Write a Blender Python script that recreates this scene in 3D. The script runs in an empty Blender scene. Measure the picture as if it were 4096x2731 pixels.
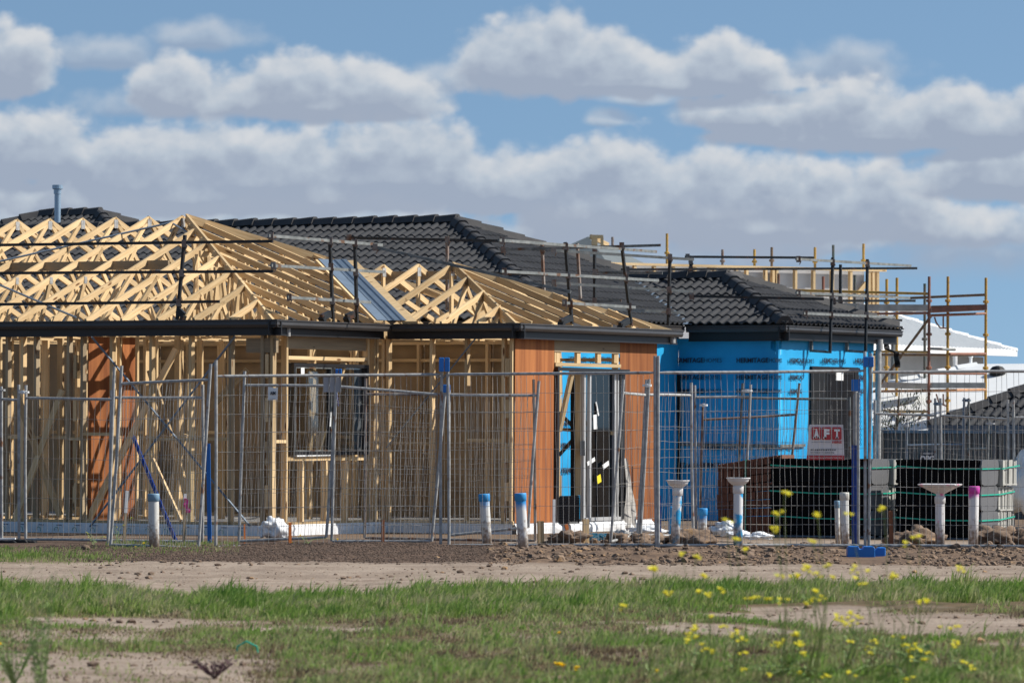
import bpy, math, random
import numpy as np
from mathutils import Vector, Matrix, noise
R = random.Random(7)
FPX, CX, HY, EYE, ROLL = 19000.0, 2048.0, 1705.0, 1.5, 0.004
sc = bpy.context.scene
COL = sc.collection
V = Vector

# ------------------------------------------------------------------ camera maths
def P(px, py, d):
    """world point seen at photo pixel (px,py) at distance d in front of the camera"""
    qx = px + ROLL*(py-HY); qy = py - ROLL*(px-CX)
    return V(((qx-CX)/FPX*d, d, EYE + (HY-qy)/FPX*d))
def G(px, py, z=0.0):
    qy = py - ROLL*(px-CX)
    d = FPX*(EYE-z)/(qy-HY)
    return P(px, py, d)
A_ = math.radians(29)
UA = V((math.cos(A_), -math.sin(A_), 0)); UB = V((math.sin(A_), math.cos(A_), 0))
UP = V((0, 0, 1))
class Frame:
    def __init__(s, o): s.o = V((o[0], o[1], 0))
    def w(s, a, b, z): return s.o + UA*a + UB*b + UP*z
    def inv(s, p):
        q = p - s.o; return q.dot(UA), q.dot(UB), p.z
    def _hit(s, px, py, n, c):
        d = P(px, py, 1.0) - V((0, 0, EYE)); o = V((0, 0, EYE))
        k = (c - (o - s.o).dot(n)) / d.dot(n)
        return o + d*k
    def onA(s, px, py, t): return s._hit(px, py, UB, t)      # plane t = const (facing the street)
    def onB(s, px, py, a): return s._hit(px, py, UA, a)      # plane s = const (facing right)

# ------------------------------------------------------------------ mesh builder
class MB:
    def __init__(s): s.v = []; s.f = []; s.g = []; s.m = []; s.mi = 0
    def add(s, vs, fs, gs=None):
        b = len(s.v)
        s.v += [tuple(p) for p in vs]
        s.g += [tuple(p) for p in (gs if gs is not None else vs)]
        for f in fs: s.f.append(tuple(i+b for i in f)); s.m.append(s.mi)
    def beam(s, p, q, w, h, up=None, side=None):
        """box from p to q; w across, h along 'up'"""
        p = V(p); q = V(q); d = q-p; L = d.length
        if L < 1e-6: return
        d /= L
        if side is not None: x = V(side); x = (x - d*x.dot(d)).normalized(); y = d.cross(x)
        else:
            u = V(up) if up is not None else UP
            if abs(u.dot(d)) > .98: u = V((0, 1, 0)) if up is None else UA
            x = d.cross(u).normalized(); y = x.cross(d)
        r = [R.random()*50 for _ in range(3)]
        vs = []; gs = []
        for e, l in ((p, 0), (q, L)):
            for a, b in ((-1, -1), (1, -1), (1, 1), (-1, 1)):
                vs.append(e + x*(a*w/2) + y*(b*h/2)); gs.append((l+r[0], a*w/2+r[1], b*h/2+r[2]))
        s.add(vs, [(0, 3, 2, 1), (4, 5, 6, 7), (0, 1, 5, 4), (1, 2, 6, 5), (2, 3, 7, 6), (3, 0, 4, 7)], gs)
    def tube(s, p, q, r, n=8, r2=None, cap=True, bend=0):
        s.path([p, q], [r, r if r2 is None else r2], n, cap)
    def path(s, pts, rad, n=8, cap=True):
        pts = [V(p) for p in pts]
        if not hasattr(rad, '__len__'): rad = [rad]*len(pts)
        b = len(s.v); L = 0; vs = []; gs = []
        ref = None
        for i, p in enumerate(pts):
            a = pts[max(i-1, 0)]; c = pts[min(i+1, len(pts)-1)]
            d = (c-a).normalized()
            if ref is None: ref = V((0, 1, 0)) if abs(d.y) < .8 else V((1, 0, 0))
            x = d.cross(ref).normalized(); y = x.cross(d)
            if i: L += (p-pts[i-1]).length
            for k in range(n):
                t = 2*math.pi*k/n
                vs.append(p + (x*math.cos(t) + y*math.sin(t))*rad[i]); gs.append((L, p.x+math.cos(t)*rad[i], p.y+math.sin(t)*rad[i]))
        fs = []
        for i in range(len(pts)-1):
            for k in range(n):
                k2 = (k+1) % n
                fs.append((i*n+k, i*n+k2, (i+1)*n+k2, (i+1)*n+k))
        if cap and n > 2:
            fs.append(tuple(range(n-1, -1, -1))); fs.append(tuple((len(pts)-1)*n+k for k in range(n)))
        s.add(vs, fs, gs)
    def quad(s, a, b, c, d): s.add([a, b, c, d], [(0, 1, 2, 3)])
    def slab(s, pts, th, nrm):
        """convex/concave polygon pts extruded by th along -nrm"""
        n = len(pts); nn = V(nrm).normalized()*th
        vs = [V(p) for p in pts] + [V(p)-nn for p in pts]
        s.add(vs, [tuple(range(n)), tuple(range(2*n-1, n-1, -1))] + [(i, i+n, (i+1) % n+n, (i+1) % n) for i in range(n)])
    def box(s, lo, hi, fr=None):
        """axis box, in frame fr (s,t,z) or world"""
        f = fr.w if fr else (lambda a, b, c: V((a, b, c)))
        vs = [f(x, y, z) for z in (lo[2], hi[2]) for x, y in ((lo[0], lo[1]), (hi[0], lo[1]), (hi[0], hi[1]), (lo[0], hi[1]))]
        r = [R.random()*50 for _ in range(3)]
        gs = [(z+r[0], x+r[1], y+r[2]) for z in (lo[2], hi[2]) for x, y in ((lo[0], lo[1]), (hi[0], lo[1]), (hi[0], hi[1]), (lo[0], hi[1]))]
        s.add(vs, [(0, 3, 2, 1), (4, 5, 6, 7), (0, 1, 5, 4), (1, 2, 6, 5), (2, 3, 7, 6), (3, 0, 4, 7)], gs)
    def lathe(s, c, prof, n=16, axis=None):
        c = V(c); vs = []; z = V(axis).normalized() if axis is not None else UP
        x = V((1, 0, 0)); x = (x-z*x.dot(z)).normalized(); y = z.cross(x)
        for r, h in prof:
            for k in range(n):
                t = 2*math.pi*k/n; vs.append(c + (x*math.cos(t)+y*math.sin(t))*r + z*h)
        fs = [(i*n+k, i*n+(k+1) % n, (i+1)*n+(k+1) % n, (i+1)*n+k) for i in range(len(prof)-1) for k in range(n)]
        fs.append(tuple(range(n-1, -1, -1))); fs.append(tuple((len(prof)-1)*n+k for k in range(n)))
        s.add(vs, fs)
    def build(s, name, mat, parent=None, smooth=False):
        off = root_loc(parent)
        me = bpy.data.meshes.new(name)
        me.from_pydata([(x-off.x, y-off.y, z-off.z) for x, y, z in s.v], [], s.f)
        at = me.attributes.new('gc', 'FLOAT_VECTOR', 'POINT')
        at.data.foreach_set('vector', np.array(s.g, dtype=np.float32).ravel())
        for m in (mat if isinstance(mat, (list, tuple)) else [mat]): me.materials.append(m)
        if isinstance(mat, (list, tuple)): me.polygons.foreach_set('material_index', s.m)
        if smooth: me.polygons.foreach_set('use_smooth', [True]*len(s.f))
        me.update()
        o = bpy.data.objects.new(name, me); COL.objects.link(o)
        if parent is not None: o.parent = parent
        if smooth == 'auto':
            pass
        return o
def root_loc(o):
    v = V((0, 0, 0))
    while o is not None: v += o.location; o = o.parent
    return v
def tag(o, label=None, cat=None, group=None, kind=None):
    if label: o['label'] = label
    if cat: o['category'] = cat
    if group: o['group'] = group
    if kind: o['kind'] = kind
    return o
def thing(name, label, cat, loc, group=None):
    o = bpy.data.objects.new(name, None); COL.objects.link(o); o.location = V(loc); o.empty_display_size = .1
    return tag(o, label, cat, group)
def rebase(o, loc):
    """move a top-level mesh's origin to loc without moving its shape"""
    loc = V(loc); o.data.transform(Matrix.Translation(-loc)); o.location = loc; return o

# ------------------------------------------------------------------ materials
def mat(name, col, rough=.7, metal=0, spec=.5, var=0, vscale=3, col2=None, bump=0, bscale=40, coord='gc', stretch=(1, 1, 1), trans=0, alpha=1, stain=None, coat=0):
    m = bpy.data.materials.new(name); m.use_nodes = True
    nt = m.node_tree; N = nt.nodes; L = nt.links
    b = N['Principled BSDF']
    b.inputs['Roughness'].default_value = rough; b.inputs['Metallic'].default_value = metal
    b.inputs['Specular IOR Level'].default_value = spec
    b.inputs['Base Color'].default_value = (*col, 1)
    if coat: b.inputs['Coat Weight'].default_value = coat
    if alpha < 1: b.inputs['Alpha'].default_value = alpha
    if trans: b.inputs['Transmission Weight'].default_value = trans
    if var or col2 or bump or stain:
        if coord == 'gc':
            a = N.new('ShaderNodeAttribute'); a.attribute_name = 'gc'; vec = a.outputs['Vector']
        else:
            g = N.new('ShaderNodeNewGeometry'); vec = g.outputs['Position']
        mp = N.new('ShaderNodeMapping'); mp.inputs['Scale'].default_value = stretch; L.new(vec, mp.inputs['Vector']); vec = mp.outputs['Vector']
    colsock = None
    if var or col2:
        n = N.new('ShaderNodeTexNoise'); n.inputs['Scale'].default_value = vscale; n.inputs['Detail'].default_value = 5
        L.new(vec, n.inputs['Vector'])
        mr = N.new('ShaderNodeMapRange'); mr.inputs['From Min'].default_value = .32; mr.inputs['From Max'].default_value = .68
        L.new(n.outputs['Fac'], mr.inputs['Value'])
        mx = N.new('ShaderNodeMix'); mx.data_type = 'RGBA'
        c2 = col2 or tuple(c*(1-var) for c in col); c1 = col if col2 else tuple(min(1, c*(1+var*.5)) for c in col)
        mx.inputs['A'].default_value = (*c1, 1); mx.inputs['B'].default_value = (*c2, 1)
        L.new(mr.outputs['Result'], mx.inputs['Factor']); colsock = mx.outputs['Result']
    if stain:
        sc_, thr, scol = stain
        n = N.new('ShaderNodeTexNoise'); n.inputs['Scale'].default_value = sc_; n.inputs['Detail'].default_value = 4; L.new(vec, n.inputs['Vector'])
        mr = N.new('ShaderNodeMapRange'); mr.inputs['From Min'].default_value = thr; mr.inputs['From Max'].default_value = thr+.08
        L.new(n.outputs['Fac'], mr.inputs['Value'])
        mx = N.new('ShaderNodeMix'); mx.data_type = 'RGBA'; mx.inputs['A'].default_value = (*col, 1); mx.inputs['B'].default_value = (*scol, 1)
        if colsock: L.new(colsock, mx.inputs['A'])
        L.new(mr.outputs['Result'], mx.inputs['Factor']); colsock = mx.outputs['Result']
    if colsock: L.new(colsock, b.inputs['Base Color'])
    if bump:
        n = N.new('ShaderNodeTexNoise'); n.inputs['Scale'].default_value = bscale; n.inputs['Detail'].default_value = 3; L.new(vec, n.inputs['Vector'])
        bp = N.new('ShaderNodeBump'); bp.inputs['Strength'].default_value = bump; bp.inputs['Distance'].default_value = .01
        L.new(n.outputs['Fac'], bp.inputs['Height']); L.new(bp.outputs['Normal'], b.inputs['Normal'])
    return m
M = {}
def dark_glass():
    m = bpy.data.materials.new('tinted_glass'); m.use_nodes = True; n = m.node_tree.nodes; l = m.node_tree.links; n.remove(n['Principled BSDF'])
    t = n.new('ShaderNodeBsdfTransparent'); t.inputs['Color'].default_value = (.06, .065, .07, 1); g = n.new('ShaderNodeBsdfGlossy'); g.inputs['Roughness'].default_value = .02
    x = n.new('ShaderNodeMixShader'); x.inputs[0].default_value = .10; l.new(t.outputs[0], x.inputs[1]); l.new(g.outputs[0], x.inputs[2]); l.new(x.outputs[0], n['Material Output'].inputs['Surface']); return m
M['glassd_t'] = dark_glass()
def wood(name, c1, c2, knot=(.16, .07, .025), kt=.17, gs=(1.2, 22, 22), tone=(.8, 1.15)):
    m = bpy.data.materials.new(name); m.use_nodes = True
    nt = m.node_tree; N = nt.nodes; L = nt.links; b = N['Principled BSDF']
    b.inputs['Roughness'].default_value = .75; b.inputs['Specular IOR Level'].default_value = .25
    a = N.new('ShaderNodeAttribute'); a.attribute_name = 'gc'
    mp = N.new('ShaderNodeMapping'); mp.inputs['Scale'].default_value = gs; L.new(a.outputs['Vector'], mp.inputs['Vector'])
    n = N.new('ShaderNodeTexNoise'); n.inputs['Scale'].default_value = 1.6; n.inputs['Detail'].default_value = 5; L.new(mp.outputs['Vector'], n.inputs['Vector'])
    mr = N.new('ShaderNodeMapRange'); mr.inputs['From Min'].default_value = .3; mr.inputs['From Max'].default_value = .72; L.new(n.outputs['Fac'], mr.inputs['Value'])
    mx = N.new('ShaderNodeMix'); mx.data_type = 'RGBA'; mx.inputs['A'].default_value = (*c1, 1); mx.inputs['B'].default_value = (*c2, 1); L.new(mr.outputs['Result'], mx.inputs['Factor'])
    # board to board tone
    n2 = N.new('ShaderNodeTexNoise'); n2.inputs['Scale'].default_value = .35; n2.inputs['Detail'].default_value = 1; L.new(a.outputs['Vector'], n2.inputs['Vector'])
    mr2 = N.new('ShaderNodeMapRange'); mr2.inputs['From Min'].default_value = .3; mr2.inputs['From Max'].default_value = .7; mr2.inputs['To Min'].default_value = tone[0]; mr2.inputs['To Max'].default_value = tone[1]; L.new(n2.outputs['Fac'], mr2.inputs['Value'])
    ml = N.new('ShaderNodeVectorMath'); ml.operation = 'SCALE'; L.new(mx.outputs['Result'], ml.inputs[0]); L.new(mr2.outputs['Result'], ml.inputs['Scale'])
    # knots
    mp2 = N.new('ShaderNodeMapping'); mp2.inputs['Scale'].default_value = (2.2, 9, 9); L.new(a.outputs['Vector'], mp2.inputs['Vector'])
    vo = N.new('ShaderNodeTexVoronoi'); vo.inputs['Scale'].default_value = 1.0; L.new(mp2.outputs['Vector'], vo.inputs['Vector'])
    mr3 = N.new('ShaderNodeMapRange'); mr3.inputs['From Min'].default_value = kt; mr3.inputs['From Max'].default_value = kt*.55; L.new(vo.outputs['Distance'], mr3.inputs['Value'])
    mx2 = N.new('ShaderNodeMix'); mx2.data_type = 'RGBA'; L.new(ml.outputs['Vector'], mx2.inputs['A']); mx2.inputs['B'].default_value = (*knot, 1); L.new(mr3.outputs['Result'], mx2.inputs['Factor'])
    L.new(mx2.outputs['Result'], b.inputs['Base Color'])
    M[name] = m
wood('pine', (.82, .605, .345), (.60, .405, .20), tone=(.58, 1.15))
wood('pine_grey', (.42, .33, .21), (.30, .23, .15))
wood('red_ply', (.43, .16, .052), (.20, .06, .02), (.25, .08, .03), .02, (.35, 6.5, 6.5))
M['ply2'] = M['red_ply']
wood('lvl', (.36, .27, .17), (.26, .20, .13), (.1, .07, .05), .1)
M['beige'] = mat('beige_board', (.33, .235, .135), .8, var=.25, vscale=2)
M['tile'] = mat('roof_tile', (.038, .039, .042), .72, spec=.15, col2=(.055, .056, .060), vscale=2.5, bump=.25, bscale=60)
M['cap'] = mat('ridge_cap', (.050, .049, .051), .68, spec=.22, col2=(.072, .069, .068), vscale=5, bump=.2, bscale=60)
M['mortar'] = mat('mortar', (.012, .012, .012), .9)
M['gutter'] = mat('gutter_steel', (.050, .046, .045), .38, spec=.5, var=.15)
M['fascia'] = mat('fascia_steel', (.014, .014, .016), .45)
M['galv'] = mat('galvanised', (.46, .455, .44), .55, metal=.0, col2=(.27, .27, .265), vscale=14, stain=(7, .64, (.22, .10, .05)))
M['galv_dull'] = mat('galvanised_dull', (.24, .25, .24), .55, metal=.3, col2=(.10, .11, .11), vscale=10, stain=(6, .58, (.14, .065, .03)))
M['rail_galv'] = mat('guard_rail_galvanised', (.27, .28, .27), .55, metal=.25, col2=(.15, .16, .155), vscale=9, stain=(5, .6, (.15, .08, .045)))
M['rail_dark'] = mat('dark_rail', (.035, .038, .042), .5, metal=.4, col2=(.02, .02, .02), vscale=9, stain=(4, .60, (.10, .045, .025)))
M['rust'] = mat('rusty_steel', (.16, .07, .035), .8, metal=.2, col2=(.30, .28, .26), vscale=6)
M['wire'] = mat('fence_wire', (.42, .41, .39), .5, metal=.1, col2=(.24, .23, .22), vscale=3)
M['wire2'] = mat('fence_wire_old', (.36, .34, .31), .55, metal=.1, col2=(.20, .18, .16), vscale=3)
M['flash'] = mat('valley_flashing', (.17, .22, .28), .45, metal=.25, var=.15, vscale=4)
M['blue'] = mat('blue_wrap', (.012, .29, .60), .5, spec=.4, col2=(.025, .41, .75), vscale=1.2, bump=1.0, bscale=1.6)
M['ink'] = mat('print_ink', (.012, .02, .04), .6)
M['ink_blue'] = mat('print_ink_navy', (.01, .05, .12), .6)
M['black'] = mat('black_plastic', (.012, .012, .013), .5, spec=.3, bump=.5, bscale=9)
M['frame'] = mat('black_window_frame', (.016, .016, .018), .4)
M['silver'] = mat('silver_trim', (.50, .50, .50), .4, metal=.2)
M['glassd'] = mat('dark_glass', (.015, .015, .017), .2, spec=.35)
M['whitep'] = mat('white_plastic_sheet', (.78, .79, .80), .5, var=.06, bump=.8, bscale=9, coord='pos')
M['conc'] = mat('concrete', (.32, .31, .29), .9, var=.2)
M['pvc'] = mat('pvc_pipe', (.72, .71, .67), .4, col2=(.62, .60, .55), vscale=5)
M['pvcw'] = mat('pvc_white', (.80, .79, .78), .38, col2=(.70, .68, .66), vscale=5)
M['pblue'] = mat('spray_blue', (.02, .26, .62), .6, col2=(.04, .33, .66), vscale=8)
M['ptgrey'] = mat('grey_blue_ring', (.22, .36, .46), .6, col2=(.16, .28, .40), vscale=9)
M['magenta'] = mat('spray_magenta', (.60, .06, .40), .6, var=.2)
M['blotch_b'] = mat('pvc_blue_blotches', (.74, .74, .74), .42, stain=(5.5, .50, (.03, .38, .72)), coord='pos')
M['blotch_p'] = mat('pvc_pink_blotches', (.78, .76, .76), .42, stain=(7, .58, (.85, .25, .42)), coord='pos')
def fade(name, base, top, z0, z1):
    m = mat(name, base, .42, var=.08); nt = m.node_tree; N = nt.nodes; L = nt.links; b = N['Principled BSDF']
    g = N.new('ShaderNodeNewGeometry'); sp = N.new('ShaderNodeSeparateXYZ'); L.new(g.outputs['Position'], sp.inputs[0])
    n = N.new('ShaderNodeTexNoise'); n.inputs['Scale'].default_value = 9; L.new(g.outputs['Position'], n.inputs['Vector'])
    ad = N.new('ShaderNodeMath'); ad.operation = 'MULTIPLY_ADD'; L.new(n.outputs['Fac'], ad.inputs[0]); ad.inputs[1].default_value = .16; L.new(sp.outputs['Z'], ad.inputs[2])
    mr = N.new('ShaderNodeMapRange'); mr.inputs['From Min'].default_value = z0+.08; mr.inputs['From Max'].default_value = z1+.08; L.new(ad.outputs[0], mr.inputs['Value'])
    mx = N.new('ShaderNodeMix'); mx.data_type = 'RGBA'; mx.inputs['A'].default_value = (*base, 1); mx.inputs['B'].default_value = (*top, 1)
    L.new(mr.outputs['Result'], mx.inputs['Factor']); L.new(mx.outputs['Result'], b.inputs['Base Color']); return m
def mud(*names):
    for m in names:
        nt = m.node_tree; N = nt.nodes; L = nt.links; b = N['Principled BSDF']
        g = N.new('ShaderNodeNewGeometry'); s = N.new('ShaderNodeSeparateXYZ'); L.new(g.outputs['Position'], s.inputs[0])
        n = N.new('ShaderNodeTexNoise'); n.inputs['Scale'].default_value = 22; n.inputs['Detail'].default_value = 5; L.new(g.outputs['Position'], n.inputs['Vector'])
        a = N.new('ShaderNodeMath'); a.operation = 'MULTIPLY_ADD'; L.new(n.outputs['Fac'], a.inputs[0]); a.inputs[1].default_value = -1.1; L.new(s.outputs['Z'], a.inputs[2])
        r = N.new('ShaderNodeMapRange'); r.inputs['From Min'].default_value = -.22; r.inputs['From Max'].default_value = -.5; r.inputs['To Max'].default_value = .85; L.new(a.outputs[0], r.inputs['Value'])
        x = N.new('ShaderNodeMix'); x.data_type = 'RGBA'; L.new(r.outputs['Result'], x.inputs['Factor']); x.inputs['B'].default_value = (.27, .19, .13, 1)
        i = b.inputs['Base Color']
        if i.links: L.new(i.links[0].from_socket, x.inputs['A'])
        else: x.inputs['A'].default_value = i.default_value
        L.new(x.outputs['Result'], i)
M['dirtclod'] = mat('dirt_clod', (.24, .165, .11), .95, col2=(.12, .082, .06), vscale=3.5, coord='pos', bump=.8, bscale=40, stain=(6, .6, (.36, .22, .11)))
M['gravelstone'] = mat('scoria_stone', (.135, .085, .058), .95, col2=(.075, .052, .038), vscale=30, coord='pos')
M['yel'] = mat('scaffold_yellow', (.55, .32, .05), .5, col2=(.40, .22, .05), vscale=8, stain=(9, .62, (.16, .10, .05)))
M['org'] = mat('scaffold_orange', (.55, .24, .08), .55, col2=(.38, .17, .07), vscale=8)
M['redst'] = mat('scaffold_red', (.33, .12, .07), .6, col2=(.20, .09, .055), vscale=8)
M['grn'] = mat('scaffold_green', (.06, .09, .08), .6, col2=(.12, .10, .08), vscale=8)
M['brw'] = mat('scaffold_brown', (.20, .12, .06), .7, col2=(.12, .08, .05), vscale=8)
M['deck'] = mat('scaffold_deck', (.42, .40, .36), .6, metal=.2, var=.25, vscale=6)
M['blueplas'] = mat('blue_moulded_plastic', (.012, .16, .52), .42, var=.15)
M['bluepaint'] = mat('blue_painted_steel', (.015, .07, .38), .45, col2=(.02, .05, .22), vscale=20)
M['greyend'] = mat('tile_face_grey', (.12, .12, .125), .6, var=.12)
M['lightend'] = mat('tile_back_grey', (.46, .45, .41), .8, col2=(.36, .35, .32), vscale=6)
M['blacktile'] = mat('stacked_tile_dark', (.008, .008, .009), .95, spec=.08)
M['strap'] = mat('green_strap', (.01, .42, .28), .4)
M['brick'] = mat('red_brown_tile', (.20, .085, .05), .85, col2=(.13, .06, .04), vscale=12)
M['orange'] = mat('orange_stake', (.62, .17, .03), .7, var=.2, vscale=20)
M['brownst'] = mat('brown_stake', (.24, .085, .035), .8, var=.3, vscale=20)
M['pink'] = mat('pink_tape', (.85, .08, .33), .5)
M['white'] = mat('white_paint', (.78, .78, .77), .6, var=.05)
M['roofwhite'] = mat('white_metal_roof', (.80, .81, .80), .5, var=.03)
M['render_grey'] = mat('pale_render', (.42, .42, .41), .85, var=.06)
M['panelgrey'] = mat('grey_fence_panel', (.16, .155, .15), .7, var=.1)
M['solar'] = mat('solar_panel', (.03, .04, .06), .15)
M['signwhite'] = mat('sign_face', (.66, .62, .62), .6, var=.06, vscale=2)
M['signred'] = mat('sign_red', (.42, .035, .04), .6)
M['lilac'] = mat('grey_plate', (.42, .42, .45), .6, var=.08)
M['yellow'] = mat('yellow_sticker', (.85, .70, .02), .5)
M['greyboard'] = mat('grey_lining_board', (.42, .42, .43), .8, var=.05)
M['slate'] = mat('grey_roof', (.13, .15, .155), .7, var=.1)
M['bark'] = mat('bark', (.15, .11, .08), .9, var=.3)
M['leaf'] = mat('gum_leaf', (.07, .09, .045), .6, var=.4, vscale=1.5, coord='pos')
M['curtain'] = mat('dusty_plastic_film', (.50, .48, .45), .6, var=.3, vscale=14)
M['net'] = mat('blue_netting', (.03, .20, .32), .7, var=.4, vscale=30, coord='pos')
# ------------------------------------------------------------------ text
_txt = {}
def text_mesh(body, size, bold=0.0, th=.002):
    key = (body, size, bold)
    if key in _txt: return _txt[key]
    c = bpy.data.curves.new('lettering', 'FONT'); c.body = body; c.size = size; c.offset = bold; c.extrude = th; c.resolution_u = 3
    o = bpy.data.objects.new('lettering', c); COL.objects.link(o); bpy.context.view_layer.update()
    dg = bpy.context.evaluated_depsgraph_get()
    me = bpy.data.meshes.new_from_object(o.evaluated_get(dg))
    bpy.data.objects.remove(o)
    xs = [v.co.x for v in me.vertices]
    _txt[key] = (me, min(xs), max(xs))
    return _txt[key]
def text_on(mb, body, org, xd, yd, height, width=None, bold=0.0):
    """adds lettering to builder mb; org = lower-left, cap height 'height', stretched to width if given"""
    size = height/.73
    me, x0, x1 = text_mesh(body, size, bold)
    k = 1 if width is None else width/(x1-x0)
    xd = V(xd).normalized(); yd = V(yd).normalized(); n = xd.cross(yd)
    mb.add([V(org)+xd*((v.co.x-x0)*k)+yd*v.co.y+n*v.co.z for v in me.vertices], [tuple(p.vertices) for p in me.polygons])
    return (x1-x0)*k

# ------------------------------------------------------------------ roof tiles
def tile_plane(name, parent, O, u, v, tp, poly, material=None, period=.165, course=.32, hgt=.034, step=.022, seed=1):
    """O eave point (world), u along eave, v horizontal up-slope, tp = tan pitch, poly = convex (u,v) polygon"""
    rr = random.Random(seed)
    u = V(u); v = V(v); O = V(O)
    us = [p[0] for p in poly]; vs_ = [p[1] for p in poly]
    sp = 8; du = period/sp
    n0 = math.floor(min(us)/du); n1 = math.ceil(max(us)/du)
    prof = []
    for k in range(sp):
        x = k/sp
        prof.append(hgt*(math.sin(math.pi*min(1, x/.68))**.8 if x < .68 else -.18*math.sin(math.pi*(x-.68)/.32)))
    def vr(x):
        lo, hi = 1e9, -1e9
        for i in range(len(poly)):
            (a, b), (c, d) = poly[i], poly[(i+1) % len(poly)]
            if (a-x)*(c-x) <= 0 and a != c:
                y = b+(d-b)*(x-a)/(c-a); lo = min(lo, y); hi = max(hi, y)
        return lo, hi
    cols = [(n*du, prof[n % sp], vr(min(max(n*du, min(us)+1e-4), max(us)-1e-4))) for n in range(n0, n1+1)]
    nrm = UP - v*tp; nrm.normalize()
    mb = MB(); verts = []; faces = []
    nc = int(max(vs_)/course)+1
    c0 = int(math.floor(min(vs_)/course))
    for c in range(c0, nc):
        va, vb = c*course, (c+1)*course+.02
        jit = {}
        base = len(verts)
        for (x, h, (lo, hi)) in cols:
            tile = math.floor(x/(period*2)+ .5*(c % 2))
            if tile not in jit: jit[tile] = (rr.uniform(-.004, .004), rr.uniform(-.003, .003))
            j = jit[tile]
            y0 = min(max(va, lo), hi); y1 = min(max(vb, lo), hi)
            for yy, up in ((y0, step+j[0]), (y0, step+j[0]), (y1, j[1])):
                verts.append(O + u*x + v*yy + UP*(yy*tp) + nrm*(h+up))
            verts[-3] = verts[-3] - nrm*(.024)       # tile nose
        for i in range(len(cols)-1):
            lo = max(cols[i][2][0], cols[i+1][2][0]); hi = min(cols[i][2][1], cols[i+1][2][1])
            if vb <= min(cols[i][2][0], cols[i+1][2][0]) or va >= max(cols[i][2][1], cols[i+1][2][1]): continue
            a = base+i*3; b = a+3
            faces.append((a, b, b+1, a+1)); faces.append((a+1, b+1, b+2, a+2))
    mb.add(verts, faces)
    sk = MB(); sk.slab([O+u*(a+(.0 if 1 else 0))+v*(b+.03)+UP*((b+.03)*tp-.012) for a, b in poly], .05, nrm); sk.build('light_block_sheet', M['mortar'], parent)  # unseen dark sheet added under the tiles to block light and see-through
    return mb.build(name, material or M['tile'], parent)
def caps(name, parent, p, q, w=.15, h=.085, L=.4, gap=.0, seed=3):
    w *= .9; h *= .85
    """row of overlapping ridge caps from p (low) to q (high)"""
    rr = random.Random(seed); p = V(p); q = V(q); d = q-p; T = d.length; d /= T
    x = d.cross(UP).normalized(); y = x.cross(d)
    mb = MB(); n = max(1, round(T/L)); l = T/n
    prof = [(-1, -.8), (-.5, .62), (-.28, .84), (.28, .84), (.5, .62), (1, -.8)]
    for i in range(n):
        a = p+d*(i*l-.03); b = p+d*((i+1)*l)
        tl = rr.uniform(-.006, .006)
        vs = []
        for e, k, up in ((a, 1.06, .026+tl), (b, .94, .0)):
            for (px, py) in prof: vs.append(e + x*(px*w*k) + y*(py*h*k+up))
        m = len(prof)
        fs = [(j, j+1, j+1+m, j+m) for j in range(m-1)] + [tuple(range(m))[::-1], tuple(range(m, 2*m))]
        mb.add(vs, fs)
    # bedding strip
    o = mb.build(name, M['cap'], parent)
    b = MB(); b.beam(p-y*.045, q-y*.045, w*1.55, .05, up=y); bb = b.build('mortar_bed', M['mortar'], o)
    return o

def gutter_run(parent, p, q, out, z, gh=.105, gw=.115, fh=.2, setin=.115, name='gutter'):
    """p,q outer lip line (xy), out = outward normal; z top"""
    p = V((p.x, p.y, 0)); q = V((q.x, q.y, 0)); out = V(out)
    prof = [(0, 0), (.0, -.018), (-.014, -.026), (-.01, -.07), (-.03, -gh), (-gw, -gh), (-gw, .005), (-gw+.004, .005), (-gw+.004, -gh+.006), (-.034, -gh+.006), (-.016, -.07), (-.02, -.02), (-.01, -.004), (-.01, 0)]
    mb = MB(); n = len(prof); vs = []
    for e in (p, q):
        for a, h in prof: vs.append(e+out*a+UP*(z+h))
    mb.add(vs, [(i, (i+1) % n, (i+1) % n+n, i+n) for i in range(n)]+[tuple(range(n)), tuple(range(2*n-1, n-1, -1))])
    g = mb.build(name, M['gutter'], parent)
    mb = MB(); a = p-out*(gw+.016); b = q-out*(gw+.016)
    mb.beam(a+UP*(z-fh/2-.012), b+UP*(z-fh/2-.012), .02, fh)
    mb.beam(a+out*.013+UP*(z-fh-.004), b+out*.013+UP*(z-fh-.004), .012, .022)
    f = mb.build('fascia', M['fascia'], parent)
    return g, f
# ================================================================== HOUSE 1 : timber frame
def ray_line(p0, dr, px):
    """point on p0 + k*dr (horizontal) seen at column px (roll ignored at eave level)"""
    m = (px-CX)/FPX
    k = (m*p0.y - p0.x)/(dr.x - m*dr.y)
    return p0 + dr*k, k
K3 = P(2082, 1290, 66.6); K3 = V((K3.x, K3.y, 0))
F1 = Frame(K3)
K2, _ = ray_line(K3, -UA, 1564); sM = F1.inv(K2)[0]
K1, _ = ray_line(K2, -UB, 1105); tL = F1.inv(K1)[1]
K4, N1 = ray_line(K3, UB, 2735)
ZG = 2.95; SL = .12; TP = .385; OV = .25
SLEFT = -11.0
house = thing('timber_frame_house', 'single storey timber house frame with bare pine roof trusses, black gutters and no roof cover', 'house', F1.w(-2.5, 1.5, 0))
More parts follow.
